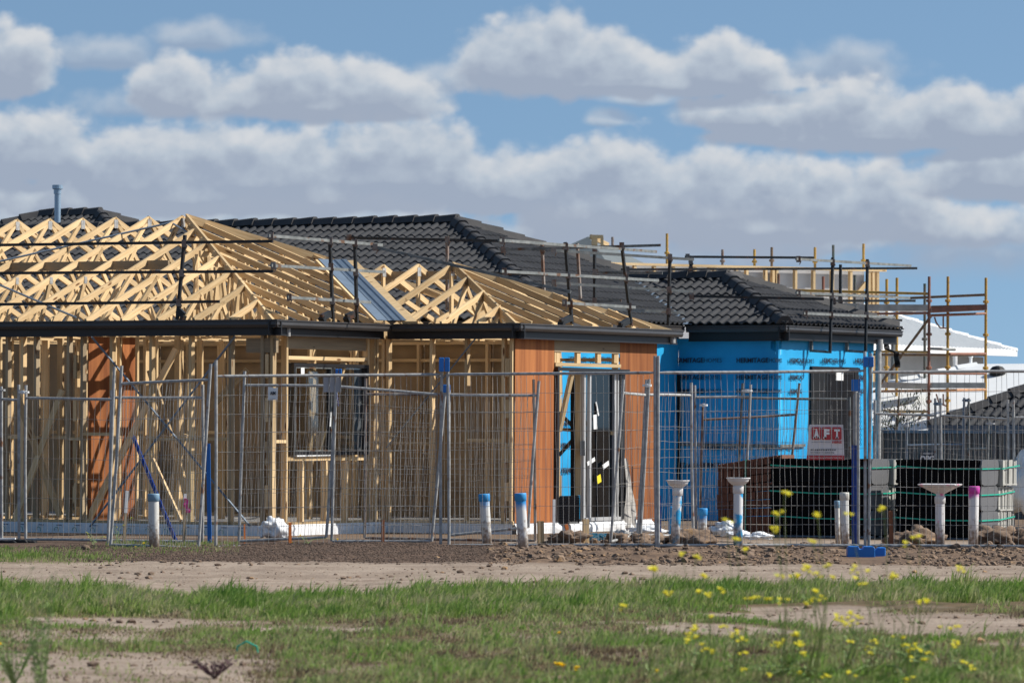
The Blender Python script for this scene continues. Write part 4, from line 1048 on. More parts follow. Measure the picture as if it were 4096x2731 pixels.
# street lamp over the roof end
lp = P(3630, 1250, 93)
lamp = thing('street_lamp', 'grey street lamp head on a short curved arm above the far gutter end', 'street lamp', (P(3573, 1300, 93).x, 93, 0))
m = MB(); m.path([V((P(3573, 1300, 93).x, 93, 0)), P(3573, 1300, 93), P(3575, 1268, 93), P(3590, 1254, 93), P(3605, 1252, 93)], [.06, .04, .03, .025, .025], 8); m.build('pole', M['galv_dull'], lamp)
m = MB(); m.path([P(3598, 1254, 93), P(3606, 1249, 93), P(3625, 1246, 93), P(3650, 1248, 93), P(3663, 1250, 93)], [.02, .05, .07, .06, .02], 8); m.build('lamp_head', M['galv'], lamp)
# gum tree
tp_ = P(3585, 2050, 86); tree = thing('gum_tree', 'thin drooping gum tree between the blue house and the scaffold', 'tree', (tp_.x, 86, -.1))
m = MB(); tx = tp_.x
m.path([(tx, 86, -.1), (tx+.03, 86, .6), (tx-.04, 86.05, 1.2), (tx+.02, 86, 1.7), (tx+.05, 86, 2.2)], [.06, .05, .04, .025, .01], 7)
rr = random.Random(12); tips = []
for k in range(16):
    z = .7+1.3*rr.random(); a = rr.random()*6.28; L = .2+.3*rr.random(); p = V((tx, 86, z)); q = p+V((math.cos(a)*L, math.sin(a)*L, .15)); m.path([p, q], [.012, .004], 5); tips.append(q); tips.append((p+q)/2)
m.build('trunk', M['bark'], tree)
m = MB()
for k in range(1500):
    q = tips[rr.randrange(len(tips))]+V((rr.gauss(0, .10), rr.gauss(0, .12), rr.gauss(-.05, .14)))
    d = V((rr.gauss(0, .4), rr.gauss(0, .4), -1)).normalized(); x = V((rr.gauss(0, 1), rr.gauss(0, 1), 0)).normalized()*.009; L = .07+.05*rr.random()
    m.add([q-x, q+d*L*.5-x*1.2+x*0, q+d*L, q+d*L*.5+x*1.2], [(0, 1, 2, 3)])
m.build('crown', M['leaf'], tree)
# ================================================================== temporary fence panels
def fence(label, L, Rr, d, top, bot, wires=26, hz=9, mt='galv', wm='wire', mesh_top=None, jit=.006, rtop=None, seed=0, th=.0195, wr=.0022):
    """L/Rr = ((px,py_top),(px,py_bottom)) of the posts; d=(left,right) distance; top/bot = rail rows at both ends"""
    rr = random.Random(seed*17+3)
    base = P(L[1][0], L[1][1], d[0])
    t = thing('temporary_fence_panel', label, 'fence panel', base, 'temporary mesh fence panels round the building site')
    ps = []
    for (a, b), dd in ((L, d[0]), (Rr, d[1])):
        p, q = P(a[0], a[1], dd), P(b[0], b[1], dd+.02)
        mid = (p+q)/2+V((rr.uniform(-.01, .01), 0, 0))
        m = MB(); m.path([q, mid, p], th, 9); m.build('post', M[mt], t); ps.append((p, q))
    rails = []
    for (yl, yr), nm in ((top, 'top_rail'), (bot, 'bottom_rail')):
        def at(pq, y, dd):
            p, q = pq; dirv = q-p
            # point on post whose row is y
            for i in range(61):
                k = i/60; r = p+dirv*k; 
                row = HY-(r.z-EYE)*FPX/r.y
                if row >= y-ROLL*((r.x*FPX/r.y)): return r
            return q
        a, b = at(ps[0], yl, d[0]), at(ps[1], yr, d[1])
        m = MB(); mid = (a+b)/2+UP*(rr.uniform(-.004, .004)); m.path([a, a+(b-a)*.04, mid, b+(a-b)*.04, b], [th*.55, th*.92, th*.92, th*.92, th*.55], 8); m.build(nm, M[mt], t); rails.append((a, b))
    (ta, tb_), (ba, bb) = rails
    m = MB(); ov = .05
    nseg = 7
    for i in range(1, wires):
        k = i/wires+rr.uniform(-.08, .08)/wires
        a = ba+(bb-ba)*k; b = ta+(tb_-ta)*(k+rr.uniform(-.15, .15)/wires)
        if mesh_top is not None: b = a+(b-a)*mesh_top
        lean = rr.uniform(-1, 1)*jit*1.5
        pts = [a+(b-a)*(j/nseg)+V((noise.noise(V((i*.37, j*.9, seed*3)))*jit*2.2+lean*j/nseg, noise.noise(V((i*.5, j*.7, seed)))*jit*2, 0)) for j in range(nseg+1)]
        m.path(pts, wr*1.05, 4, False)
    for i in range(1, hz):
        k = i/hz*(mesh_top or 1)*.985+.01
        a = ba+(ta-ba)*k; b = bb+(tb_-bb)*k
        pts = [a+(b-a)*(j/10)+V((0, 0, noise.noise(V((i*.9, j*.6, seed+7)))*jit*1.8)) for j in range(11)]
        m.path(pts, wr*1.05, 4, False)
    m.build('wire_mesh', M[wm], t, smooth=True)
    return t
fence('leaning galvanised fence panel behind the white pipe with a blue-grey rim', ((487, 1462), (442, 2190)), ((843, 1455), (792, 2217)), (58.4, 57.9), (1524, 1517), (2175, 2190), 34, 9, seed=1, jit=.009)
fence('fence panel in front of the window, holding the small paper sign', ((864, 1440), (863, 2212)), ((1767, 1486), (1763, 2180)), (58.2, 58.8), (1503, 1494), (2177, 2174), 38, 9, seed=2)
fence('fence panel with a rusty top rail in front of the red ply corner', ((1791, 1486), (1796, 2180)), ((2620, 1423), (2626, 2232)), (58.8, 57.6), (1491, 1489), (2173, 2176), 36, 9, seed=3)
fence('fence panel in front of the blue wall and the round funnels', ((2633, 1423), (2634, 2234)), ((3459, 1405), (3461, 2180)), (57.6, 58.2), (1488, 1475), (2174, 2177), 36, 9, seed=4)
fence('rightmost fence panel in front of the scaffold and the square funnel', ((3484, 1412), (3475, 2180)), ((4330, 1420), (4325, 2185)), (58.2, 58.2), (1478, 1478), (2177, 2178), 34, 9, seed=5)
fence('low fence panel end at the far left edge beside the black rubber blocks', ((-320, 1560), (-320, 2155)), ((6, 1558), (6, 2152)), (61.5, 61.5), (1592, 1592), (2148, 2148), 12, 8, seed=6, wm='wire2')
fence('short fence panel tucked between the left edge post and the white clamp', ((5, 1545), (7, 2155)), ((75, 1538), (76, 2158)), (61.5, 61.2), (1592, 1590), (2148, 2150), 4, 8, seed=7, wm='wire2')
fence('rear fence panel in front of the orange ply strip, one post leaning', ((104, 1540), (103, 2156)), ((457, 1466), (431, 2184)), (61.2, 59.4), (1589, 1588), (2151, 2158), 15, 7, seed=8, wm='wire2')
fence('rear fence panel behind the crossed blue straps', ((447, 1560), (436, 2160)), ((811, 1538), (810, 2165)), (61, 60.8), (1588, 1586), (2158, 2160), 12, 7, seed=9, wm='wire2')
fence('rear fence panel behind the small paper sign with bent wires', ((979, 1484), (956, 2163)), ((1350, 1500), (1305, 2148)), (60.4, 60.2), (1536, 1538), (2158, 2146), 24, 10, seed=10, wm='wire2', jit=.009)
fence('sagging rear fence panel whose top rail slopes down to the blue capped posts', ((1345, 1545), (1327, 2163)), ((1781, 1560), (1727, 2163)), (60.2, 60.0), (1538, 1577), (2160, 2158), 28, 10, seed=11, wm='wire2', jit=.010)
fence('rusty rear fence panel left of the red ply corner', ((1463, 1512), (1459, 2150)), ((2135, 1517), (2141, 2162)), (61.2, 61), (1570, 1571), (2147, 2153), 34, 9, 'rust', seed=12, wm='wire2')
fence('narrow leaning fence panel pair across the left red ply sheet', ((1797, 1560), (1797, 2150)), ((2156, 1523), (2113, 2108)), (60.6, 60.4), (1574, 1577), (2140, 2100), 16, 8, seed=13, wm='wire2', jit=.009)
fence('leaning fence panel across the right red ply sheet beside the sliding door', ((2494, 1517), (2443, 2165)), ((2586, 1518), (2551, 2136)), (60.2, 61), (1570, 1572), (2158, 2130), 6, 8, seed=14, wm='wire2', jit=.009)
fence('rear fence panel standing at the black taped end of the blue wall', ((2597, 1516), (2562, 2140)), ((2765, 1530), (2773, 2142)), (61, 61.5), (1571, 1575), (2130, 2140), 10, 9, seed=15, wm='wire2', jit=.009)
fence('rear fence panel behind the round funnels with a rail level with the lettering', ((2779, 1540), (2784, 2125)), ((3003, 1538), (2972, 2120)), (69, 69), (1581, 1583), (2120, 2110), 14, 9, seed=16, wm='wire2', jit=.009)
fence('rear fence panel with rusty leaning post behind the hire sign', ((2971, 1532), (2940, 2118)), ((3398, 1588), (3398, 2118)), (69.2, 69.2), (1585, 1592), (2110, 2110), 26, 9, 'galv_dull', seed=17, wm='wire2', jit=.009)
fence('old brown fence panel low in front of the blue wall', ((2813, 1612), (2800, 2110)), ((3198, 1532), (3145, 2112)), (70.2, 70.2), (1677, 1650), (2100, 2100), 24, 8, 'rust', seed=18, wm='wire2', jit=.010)
fence('back fence panel in front of the gum tree and white walls', ((3500, 1600), (3500, 2060)), ((3741, 1592), (3745, 2060)), (69, 69), (1652, 1660), (2055, 2055), 14, 8, seed=19, wm='wire2')
fence('back fence panel clamped with a blue bar under the white roof', ((3762, 1592), (3770, 2060)), ((4031, 1598), (4032, 2120)), (69, 67), (1662, 1668), (2055, 2110), 16, 8, seed=20, wm='wire2')
fence('back fence panel at the right edge in front of the dark tiled house', ((4053, 1600), (4054, 2120)), ((4330, 1600), (4330, 2120)), (67, 67), (1667, 1668), (2110, 2110), 14, 8, seed=21, wm='wire2')
fence('distant fence panel with thin blue-grey posts before the grey sheet fence', ((3627, 1690), (3630, 2080)), ((3857, 1590), (3850, 2080)), (75, 75), (1775, 1775), (2075, 2075), 18, 5, 'flash', seed=22, wm='wire2')
fence('distant fence panel between the twin galvanised posts and the right edge', ((3875, 1592), (3870, 2080)), ((3955, 1680), (3948, 2080)), (75, 74), (1790, 1790), (2075, 2075), 6, 5, 'galv_dull', seed=23, wm='wire2')

def clamp(name, label, px, py, d, w, h, mt, dp=.06, cat='clamp', grp=None, tabs=True, loc=None):
    m = MB(); p = P(px, py, d)
    m.beam(p-UP*h/2, p+UP*h/2, w, dp, side=V((1, 0, 0)))
    if tabs:
        m.tube(p+V((-w/2-.012, 0, -h*.3)), p+V((-w/2-.012, 0, h*.3)), .028, 8); m.tube(p+V((w/2+.012, 0, -h*.3)), p+V((w/2+.012, 0, h*.3)), .028, 8)
        m.tube(p+V((0, -dp, 0)), p+V((0, dp, 0)), .012, 6)
    o = m.build(name, M[mt]); return tag(rebase(o, p), label, cat, grp)
# blue plastic caps over paired posts
def bluecap(px0, px1, py0, py1, d, label):
    p0 = P(px0, py1, d); p1 = P(px1, py0, d); m = MB(); w = (p1.x-p0.x)/2-.004; t = thing('post_cap', label, 'post cap', (p0+p1)/2, 'blue plastic caps joining fence posts')
    for k in (0, 1):
        m = MB(); cx = p0.x+w*(k+.5)+.008*k
        m.beam(V((cx, d, p0.z)), V((cx, d, p1.z)), w, .09, side=V((1, 0, 0))); o = m.build('half_cap', M['blueplas'], t); bv = o.modifiers.new('b', 'BEVEL'); bv.width = .006; bv.segments = 2
bluecap(1756, 1798, 1430, 1486, 58.75, 'bright blue cap over two posts in the middle of the near fence')
bluecap(1342, 1367, 1475, 1496, 60.1, 'small dark blue cap behind the grey folded plate')
bluecap(1772, 1801, 1538, 1570, 60.0, 'dark blue cap just below and behind the bright blue cap')
bluecap(3453, 3494, 1427, 1468, 58.15, 'wide blue clamp block over the posts left of the scaffold')
for px, py, d, w, mt, lb in ((95, 1568, 61.1, .06, 'white', 'white clamp joining two posts at the left edge'), (3, 1560, 61.4, .04, 'galv', 'half hidden clamp on the leftmost post'), (2588, 1541, 60.9, .04, 'white', 'white clamp on the pair of leaning posts over the red ply'), (2988, 1563, 61.9, .06, 'white', 'white clamp on the rusty topped posts before the blue lettering'),
                      (2814, 1620, 62.9, .03, 'white', 'small white clamp low on the old brown panel'), (3621, 1702, 74.8, .04, 'silver', 'silver clamp in front of the gum tree'), (3961, 1694, 73.9, .06, 'silver', 'silver clamp right of the red scaffold tube'), (3751, 1615, 68.9, .05, 'flash', 'blue-grey clamp on the posts under the white roof'), (3866, 1601, 74.9, .06, 'flash', 'blue-grey clamp on the posts beside the dark tiled roof')):
    clamp('fence_clamp', lb, px, py, d, w, .045, mt, grp='metal clamps joining fence posts')
# blue anti-tamper clamp and chain lower down near the hire sign
m = MB(); p = P(3423, 1541, 60.4); m.beam(p-UP*.075, p+UP*.075, .11, .06, side=V((1, 0, 0))); o = m.build('post_cap', M['blueplas']); tag(rebase(o, p), 'deep blue clamp block with chain above the hire sign', 'post cap')
m = MB()
def chain(m, a, b, r=.012, n=14):
    for i in range(n):
        p = a+(b-a)*(i/n); q = a+(b-a)*((i+1.15)/n); s = V((r, 0, 0)) if i % 2 else V((0, r, 0))
        m.path([p, (p+q)/2+s, q, (p+q)/2-s, p], .003, 4, False)
chain(m, P(3440, 1470, 58.1), P(3442, 1780, 58.2), n=34); o = m.build('chain', M['bluepaint']); tag(rebase(o, P(3440, 1470, 58.1)), 'thin chain hanging below the wide blue clamp block', 'chain')
m = MB(); chain(m, P(1347, 1570, 60.05), P(1354, 1625, 60.05), n=9); o = m.build('chain', M['bluepaint']); tag(rebase(o, P(1347, 1570, 60)), 'short blue chain below the grey folded plate', 'chain')
m = MB(); chain(m, P(1737, 1487, 58.7), P(1750, 1512, 58.7), n=7); chain(m, P(1750, 1512, 58.7), P(1765, 1500, 58.7), n=4); o = m.build('chain', M['galv']); tag(rebase(o, P(1737, 1487, 58.7)), 'loop of silver chain beside the bright blue cap', 'chain')
# ---- signs
def face(px0, py0, px1, py1, d, skew=0):
    return P(px0, py1, d), P(px1, py1, d), P(px1, py0, d), P(px0, py0, d)
sg = thing('paper_sign', 'small torn white paper sign reading AIM tied to the fence', 'sign', P(1092, 1600, 58.3))
m = MB(); pts = [(1072, 1600), (1110, 1599), (1112, 1548), (1100, 1552), (1092, 1550), (1082, 1547), (1072, 1547)]
m.slab([P(a, b, 58.28) for a, b in pts], .004, V((0, -1, 0))); m.build('sheet', M['white'], sg)
m = MB(); a = P(1080, 1578, 58.27); text_on(m, 'AIM', a, V((1, 0, 0)), UP, .040, .068, .002); text_on(m, 'TEMPORARY', P(1078, 1595, 58.27), V((1, 0, 0)), UP, .006, .07); m.build('lettering', M['ink'], sg)
sg = thing('folded_plate', 'blank grey plate folded in three hanging from the fence rail', 'plate', P(1330, 1568, 58.6))
xs = (1293, 1317, 1341, 1365)
for k in range(3):
    a, b = P(xs[k]+1.5, 1568-0*k, 58.62), P(xs[k+1]-1.5, 1508, 58.6); m = MB(); m.slab([V((a.x, 58.6, a.z)), V((b.x, 58.6, a.z)), V((b.x, 58.6, b.z)), V((a.x, 58.6, b.z))], .004, V((0, -1, 0))); m.build('fold', M['lilac'], sg)
    m = MB(); m.beam(V((b.x, 58.59, a.z)), V((b.x, 58.59, b.z)), .008, .02, side=V((1, 0, 0))); m.build('fold_edge', M['galv'], sg)
sg = thing('hire_sign', 'white and red AFT HIRE board standing behind the fence above the dark tile stack', 'sign', P(3304, 1840, 63.5))
d = 63.5; a, b = P(3230, 1838, d), P(3376, 1698, d); Wd = b.x-a.x; Hh = b.z-a.z
def sp(u, v, off=0): return V((a.x+Wd*u+.012*v*2*(.5-u), d-off, a.z+Hh*v))
m = MB(); m.slab([sp(-.03, 0), sp(1.02, 0), sp(1.0, 1), sp(.03, 1)], .012, V((0, -1, 0))); m.build('board', M['signwhite'], sg)
m = MB(); m.slab([sp(-.02, .0, .014), sp(1.01, .0, .014), sp(1.01, .125, .014), sp(-.02, .125, .014)], .003, V((0, -1, 0)))
for k in range(3):
    u = .095+k*.292; m.slab([sp(u+.02, .57, .014), sp(u+.245, .57, .014), sp(u+.268, .60, .014), sp(u+.268, .90, .014), sp(u+.245, .93, .014), sp(u+.02, .93, .014), sp(u, .90, .014), sp(u, .60, .014)], .003, V((0, -1, 0)))
text_on(m, 'HIRE', sp(.68, .475, .016), V((1, 0, 0)), UP, .030, Wd*.26, .002); m.build('red_print', M['signred'], sg)
m = MB()
for k, ch in enumerate('AFT'):
    w = Wd*.15; o_ = sp(.095+k*.292+.06, .63, .019); text_on(m, ch, o_, V((1, 0, 0)), UP, Hh*.245, w, .009)
    fx = w/2-.02 if ch == 'T' else -.01
    m.beam(o_+V((fx, 0, 0)), o_+V((fx+.04, 0, 0)), .004, .018, up=UP); m.beam(o_+V((w-.03, 0, 0)), o_+V((w+.01, 0, 0)), .004, .018, up=UP) if ch == 'A' else None
text_on(m, 'Temporary Fencing & Portable Toilet Hire', sp(.04, .045, .018), V((1, 0, 0)), UP, .018, Wd*.9); m.build('white_lettering', M['white'], sg)
m = MB(); text_on(m, '24 HOUR SERVICE', sp(.09, .315, .016), V((1, 0, 0)), UP, .022, Wd*.62) if 0 else None
m.beam(sp(.1, .50, .016), sp(.63, .50, .016), .003, .004, up=UP)
for v, x0, x1, hgt_ in ((.285, .08, .80, .020), (.205, .08, .74, .012)):
    x = x0; rr = random.Random(int(v*1000))
    while x < x1: 
        w = rr.uniform(.012, .05); m.beam(sp(x, v, .016), sp(x+w, v+rr.uniform(-.004, .004), .016), .003, hgt_*rr.uniform(.5, 1), up=UP); x += w+.018
m.build('small_print', M['ink'], sg)
sg = thing('black_site_sign', 'small black board with white lettering low behind the tile stacks', 'sign', P(3706, 1840, 74)); d = 73.5
m = MB(); m.slab([P(3672, 1850, d), P(3744, 1850, d), P(3744, 1803, d), P(3680, 1803, d)], .01, V((0, -1, 0))); m.build('board', M['ink'], sg)
m = MB(); text_on(m, 'MONIER', P(3690, 1816, d-.02), V((1, 0, 0)), UP, .030, .17, .001) if 0 else text_on(m, 'HOMES BY', P(3690, 1816, d-.02), V((1, 0, 0)), UP, .028, .17, .001); text_on(m, 'OPG', P(3680, 1846, d-.02), V((1, 0, 0)), UP, .095, .22, .006); m.build('white_lettering', M['white'], sg)

# ================================================================== pipes, funnels, stakes
mud(M['pvc'], M['pvcw'], M['blotch_b'], M['blotch_p'])
def pipe(label, top, bot, r, d, material, rim=None, rimh=.03, collar=True, grp='upright plastic service pipes', cat='pipe', name='service_pipe'):
    if material.name.startswith('fade'): mud(material)
    p, q = P(top[0], top[1], d), P(bot[0], bot[1], d); q = q-UP*.06
    t = thing(name, label, cat, q, grp)
    ax = (p-q); L = ax.length
    m = MB(); m.lathe(q, [(r*.93, 0), (r*.96, L*.5), (r*.96, L-.07), (r*.96, L)], 20, ax); m.build('tube', material, t, smooth=False)
    m = MB(); m.lathe(q, [(r*.965, L-.09), (r*1.08, L-.085), (r*1.10, L-.01), (r*1.04, L+.004), (r*.9, L+.005)], 20, ax); m.build('collar', rim or material, t)
    for o in t.children: o.data.polygons.foreach_set('use_smooth', [len(p.vertices) == 4 for p in o.data.polygons])
    return t
def zof(py, d): return EYE+(HY-py)/FPX*d
dd = 57.7; pipe('grey white pipe with a blue-grey rim in front of the leaning fence panel', (614, 1975), (618, 2202), .066, dd, M['pvc'], M['ptgrey'])
dd = 59.6; pipe('shorter of the two leaning pipes with sprayed blue tops, inside the fence', (1936, 1976), (1949, 2168), .066, dd, fade('fade_blue_a', (.70, .70, .68), (.02, .28, .66), zof(2030, dd), zof(1995, dd)), M['pblue'])
dd = 57.2; pipe('longer leaning blue topped pipe reaching outside the fence rail', (2081, 1973), (2096, 2214), .066, dd, fade('fade_blue_b', (.70, .70, .69), (.02, .27, .64), zof(2045, dd), zof(2010, dd)), M['pblue'])
dd = 62.5; pipe('short pipe with blue sprayed top between the two round funnels', (2810, 2033), (2809, 2155), .062, dd, fade('fade_blue_c', (.62, .62, .60), (.02, .25, .60), zof(2090, dd), zof(2060, dd)), M['pblue'])
dd = 61.5; pipe('thin dark blue pipe hidden behind the left round funnel', (2684, 2026), (2684, 2140), .035, dd, M['pblue'])
dd = 60.6; pipe('shorter thin pipe with a grey collar beside the blue prop', (3348, 2003), (3352, 2168), .034, dd, M['pvc'], M['ptgrey'])
dd = 58.8; pipe('white pipe with a grey band just left of the blue prop', (3377, 1970), (3381, 2175), .055, dd, M['pvcw'], M['pvc'])
dd = 59.4; pipe('white pipe with a magenta sprayed top before the right tile stack', (3896, 1945), (3892, 2170), .067, dd, fade('fade_magenta', (.78, .76, .75), (.60, .08, .42), zof(1990, dd), zof(1966, dd)), M['magenta'])
def funnel(label, top, bot, r, d, material, br, bh, square=False):
    t = pipe(label, (top[0], top[1]), bot, r, d, material, M['pvcw'], grp='funnels standing on upright pipes', cat='funnel', name='pipe_funnel')
    c = P(top[0], top[1], d)
    m = MB()
    if square:
        b = br; ang = .5
        ring = lambda rad, z: [c+V((math.cos(ang+k*math.pi/2)*rad*1.0, math.sin(ang+k*math.pi/2)*rad*.95, z)) for k in range(4)]
        rs = [ring(.05, -.02), ring(.06, .03), ring(b, bh-.012), ring(b*1.02, bh), ring(b*.93, bh+.004), ring(.05, .06)]
        vs = sum(rs, []); m.add(vs, [(i*4+k, i*4+(k+1) % 4, (i+1)*4+(k+1) % 4, (i+1)*4+k) for i in range(5) for k in range(4)]+[(23, 22, 21, 20)])
        m.build('funnel_bowl', M['blotch_p'], t)
    else:
        m.lathe(c, [(r*.9, -.03), (r*1.0, .01), (r*1.35, .02), (br*.62, bh*.25), (br*.86, bh*.55), (br*.95, bh*.80), (br*.97, bh*.88), (br*1.04, bh*.90), (br*1.04, bh), (br*.93, bh), (br*.8, bh*.6), (r, bh*.2)], 28)
        m.build('funnel_bowl', M['pvcw'], t, smooth=False)
        for k in range(4):
            a = k*1.57+.5; mm = MB(); mm.tube(c+V((math.cos(a)*br*.75, math.sin(a)*br*.75, bh*.2)), c+V((math.cos(a)*br*.88, math.sin(a)*br*.88, bh*.2)), .006, 5)
    return t
funnel('left of the two round bowl funnels, on a blue splashed pipe', (2711, 1953), (2699, 2168), .060, 59.4, M['blotch_b'], .142, .105)
funnel('right of the two round bowl funnels, on a blue splashed pipe', (2953, 1944), (2952, 2197), .060, 57.8, M['blotch_b'], .142, .105)
funnel('square white funnel on a pink splashed pipe', (3760, 1985), (3760, 2168), .062, 59.5, M['blotch_p'], .33, .155, True)
def stake(label, top, bot, d, w, mt, tip=None, grp='marker stakes along the fence'):
    p, q = P(*top, d), P(*bot, d); q = q-UP*.05
    t = thing('marker_stake', label, 'stake', q, grp)
    m = MB(); m.beam(q, p, w, w*.8, side=V((1, .3, 0))); m.build('shaft', M[mt], t)
    if tip: m = MB(); a = p+(q-p)*tip[1]; m.beam(a, p+(p-q).normalized()*.003, w*1.1, w*.9, side=V((1, .3, 0))); m.build('painted_tip', M[tip[0]], t)
    return t
stake('thin leaning timber stake with a white painted top', (508, 1963), (495, 2166), 60, .035, 'pine_grey', ('white', .4))
t = stake('thin timber stake with a pink ribbon', (741, 1975), (734, 2170), 60, .032, 'pine_grey', ('white', .1))
m = MB(); a = P(741, 1992, 59.97); vs = []
for i in range(8): 
    for s in (-1, 1): vs.append(a+V((s*(.025-.01*(i == 0))+.012*math.sin(i*1.3)+.008*i*.6, -.01*math.cos(i*2), -.026*i)))
m.add(vs, [(2*i, 2*i+1, 2*i+3, 2*i+2) for i in range(7)]); m.build('ribbon', M['pink'], t)
stake('slim orange stake left of the paper sign fence post', (977, 2094), (979, 2178), 60.5, .022, 'orange')
stake('broader orange stake below the window', (1160, 2089), (1160, 2172), 59.5, .036, 'orange')
stake('dark brown stake in front of the white sheeting', (1532, 2078), (1531, 2174), 59.5, .036, 'brownst')
stake('square pine peg left of the sliding door', (2162, 2083), (2163, 2162), 60.5, .075, 'pine')
stake('pale stake with a pink and white top left of the doorway', (2216, 1997), (2215, 2164), 60.5, .03, 'pine_grey', ('white', .75))
stake('tilted orange stake on the dirt heap by the doorway', (2264, 2095), (2276, 2135), 60.5, .04, 'orange')
stake('square pine peg in front of the doorway', (2343, 2075), (2343, 2164), 60.5, .075, 'pine')
stake('dark red brown stake by the end of the left tile stack', (3562, 2042), (3566, 2170), 59.5, .045, 'brownst')
stake('blue painted stake at the near fence joint', (2641, 1980), (2641, 2160), 61.5, .022, 'bluepaint')
# props
m = MB(); a, b = P(533, 1747, 62), P(709, 2176, 61)
m.beam(a, b, .006, .05, side=V((0, 1, 0))); m.beam(a+V((.014, -.02, .01)), b+V((.014, -.02, .01)), .05, .006, side=V((0, 1, 0)))
o = m.build('blue_steel_prop', M['bluepaint']); tag(rebase(o, b), 'slanting blue steel prop behind the leaning fence panel', 'prop')
m = MB(); m.beam(P(611, 1834, 62.2), P(724, 2082, 61.8), .03, .045); o = m.build('timber_prop', M['pine']); tag(rebase(o, P(724, 2082, 61.8)), 'thin pale batten leaning parallel to the blue steel prop', 'prop')
m = MB(); a, b = P(832, 1773, 60.6), P(838, 2182, 60.6); m.beam(b, a, .05, .012, side=V((1, 0, 0))); m.beam(b+V((.02, .02, 0)), a+V((.02, .02, 0)), .012, .045, side=V((1, 0, 0)))
o = m.build('blue_steel_post', M['blueplas']); tag(rebase(o, b), 'upright bright blue steel post right of the leaning fence panel', 'post')
t = thing('adjustable_prop', 'upright steel prop, blue below and galvanised above, between tile stack and fence posts', 'prop', P(3420, 2170, 60.3))
m = MB(); m.tube(P(3421, 2175, 60.3), P(3421, 1780, 60.3), .036, 12); m.beam(P(3410, 2175, 60.28), P(3410, 1780, 60.28), .02, .03, side=V((1, 0, 0))); m.build('outer_tube', M['bluepaint'], t)
m = MB(); m.tube(P(3421, 1782, 60.3), P(3421, 1565, 60.3), .030, 12); m.build('inner_tube', M['galv'], t)
m = MB(); m.tube(P(3433, 2175, 60.25), P(3433, 1570, 60.25), .019, 10); m.build('side_tube', M['galv'], t)
# fence foot block
FD = 54.9
t = thing('ballast_block', 'blue plastic fence foot block under the paired posts', 'ballast block', P(3466, 2238, FD))
def foot(x0, x1, par, d):
    a, b = P(x0, 2237, d), P(x1, 2184, d); m = MB(); h = b.z-a.z; L = b.x-a.x
    pr = [(0, 0), (0, .82), (.06, 1), (.40, 1), (.43, .80), (.57, .80), (.60, 1), (.94, 1), (1, .82), (1, 0), (.9, 0), (.86, .12), (.72, .12), (.68, 0), (.32, 0), (.28, .12), (.14, .12), (.1, 0)]
    vs = [V((a.x+L*u, d-.02, a.z+h*v)) for u, v in pr]+[V((a.x+L*u, d+.22, a.z+h*v)) for u, v in pr]; n = len(pr)
    m.add(vs, [tuple(range(n)), tuple(range(2*n-1, n-1, -1))]+[(i, i+n, (i+1) % n+n, (i+1) % n) for i in range(n)]); o = m.build('body', M['blueplas'], par); bv = o.modifiers.new('b', 'BEVEL'); bv.width = .008; bv.segments = 2
foot(3390, 3500, t, FD)
a, b = P(3497, 2234, FD+.3), P(3543, 2188, FD+.3); m = MB()
m.slab([V((a.x, FD+.3, a.z)), V((b.x-.03, FD+.3, a.z)), V((b.x, FD+.3, a.z+.03)), V((b.x, FD+.3, b.z)), V((b.x-.08, FD+.3, b.z)), V((a.x, FD+.3, b.z-.04))], .2, V((0, -1, 0))); o = m.build('second_block', M['blueplas'], t); bv = o.modifiers.new('b', 'BEVEL'); bv.width = .012; bv.segments = 2

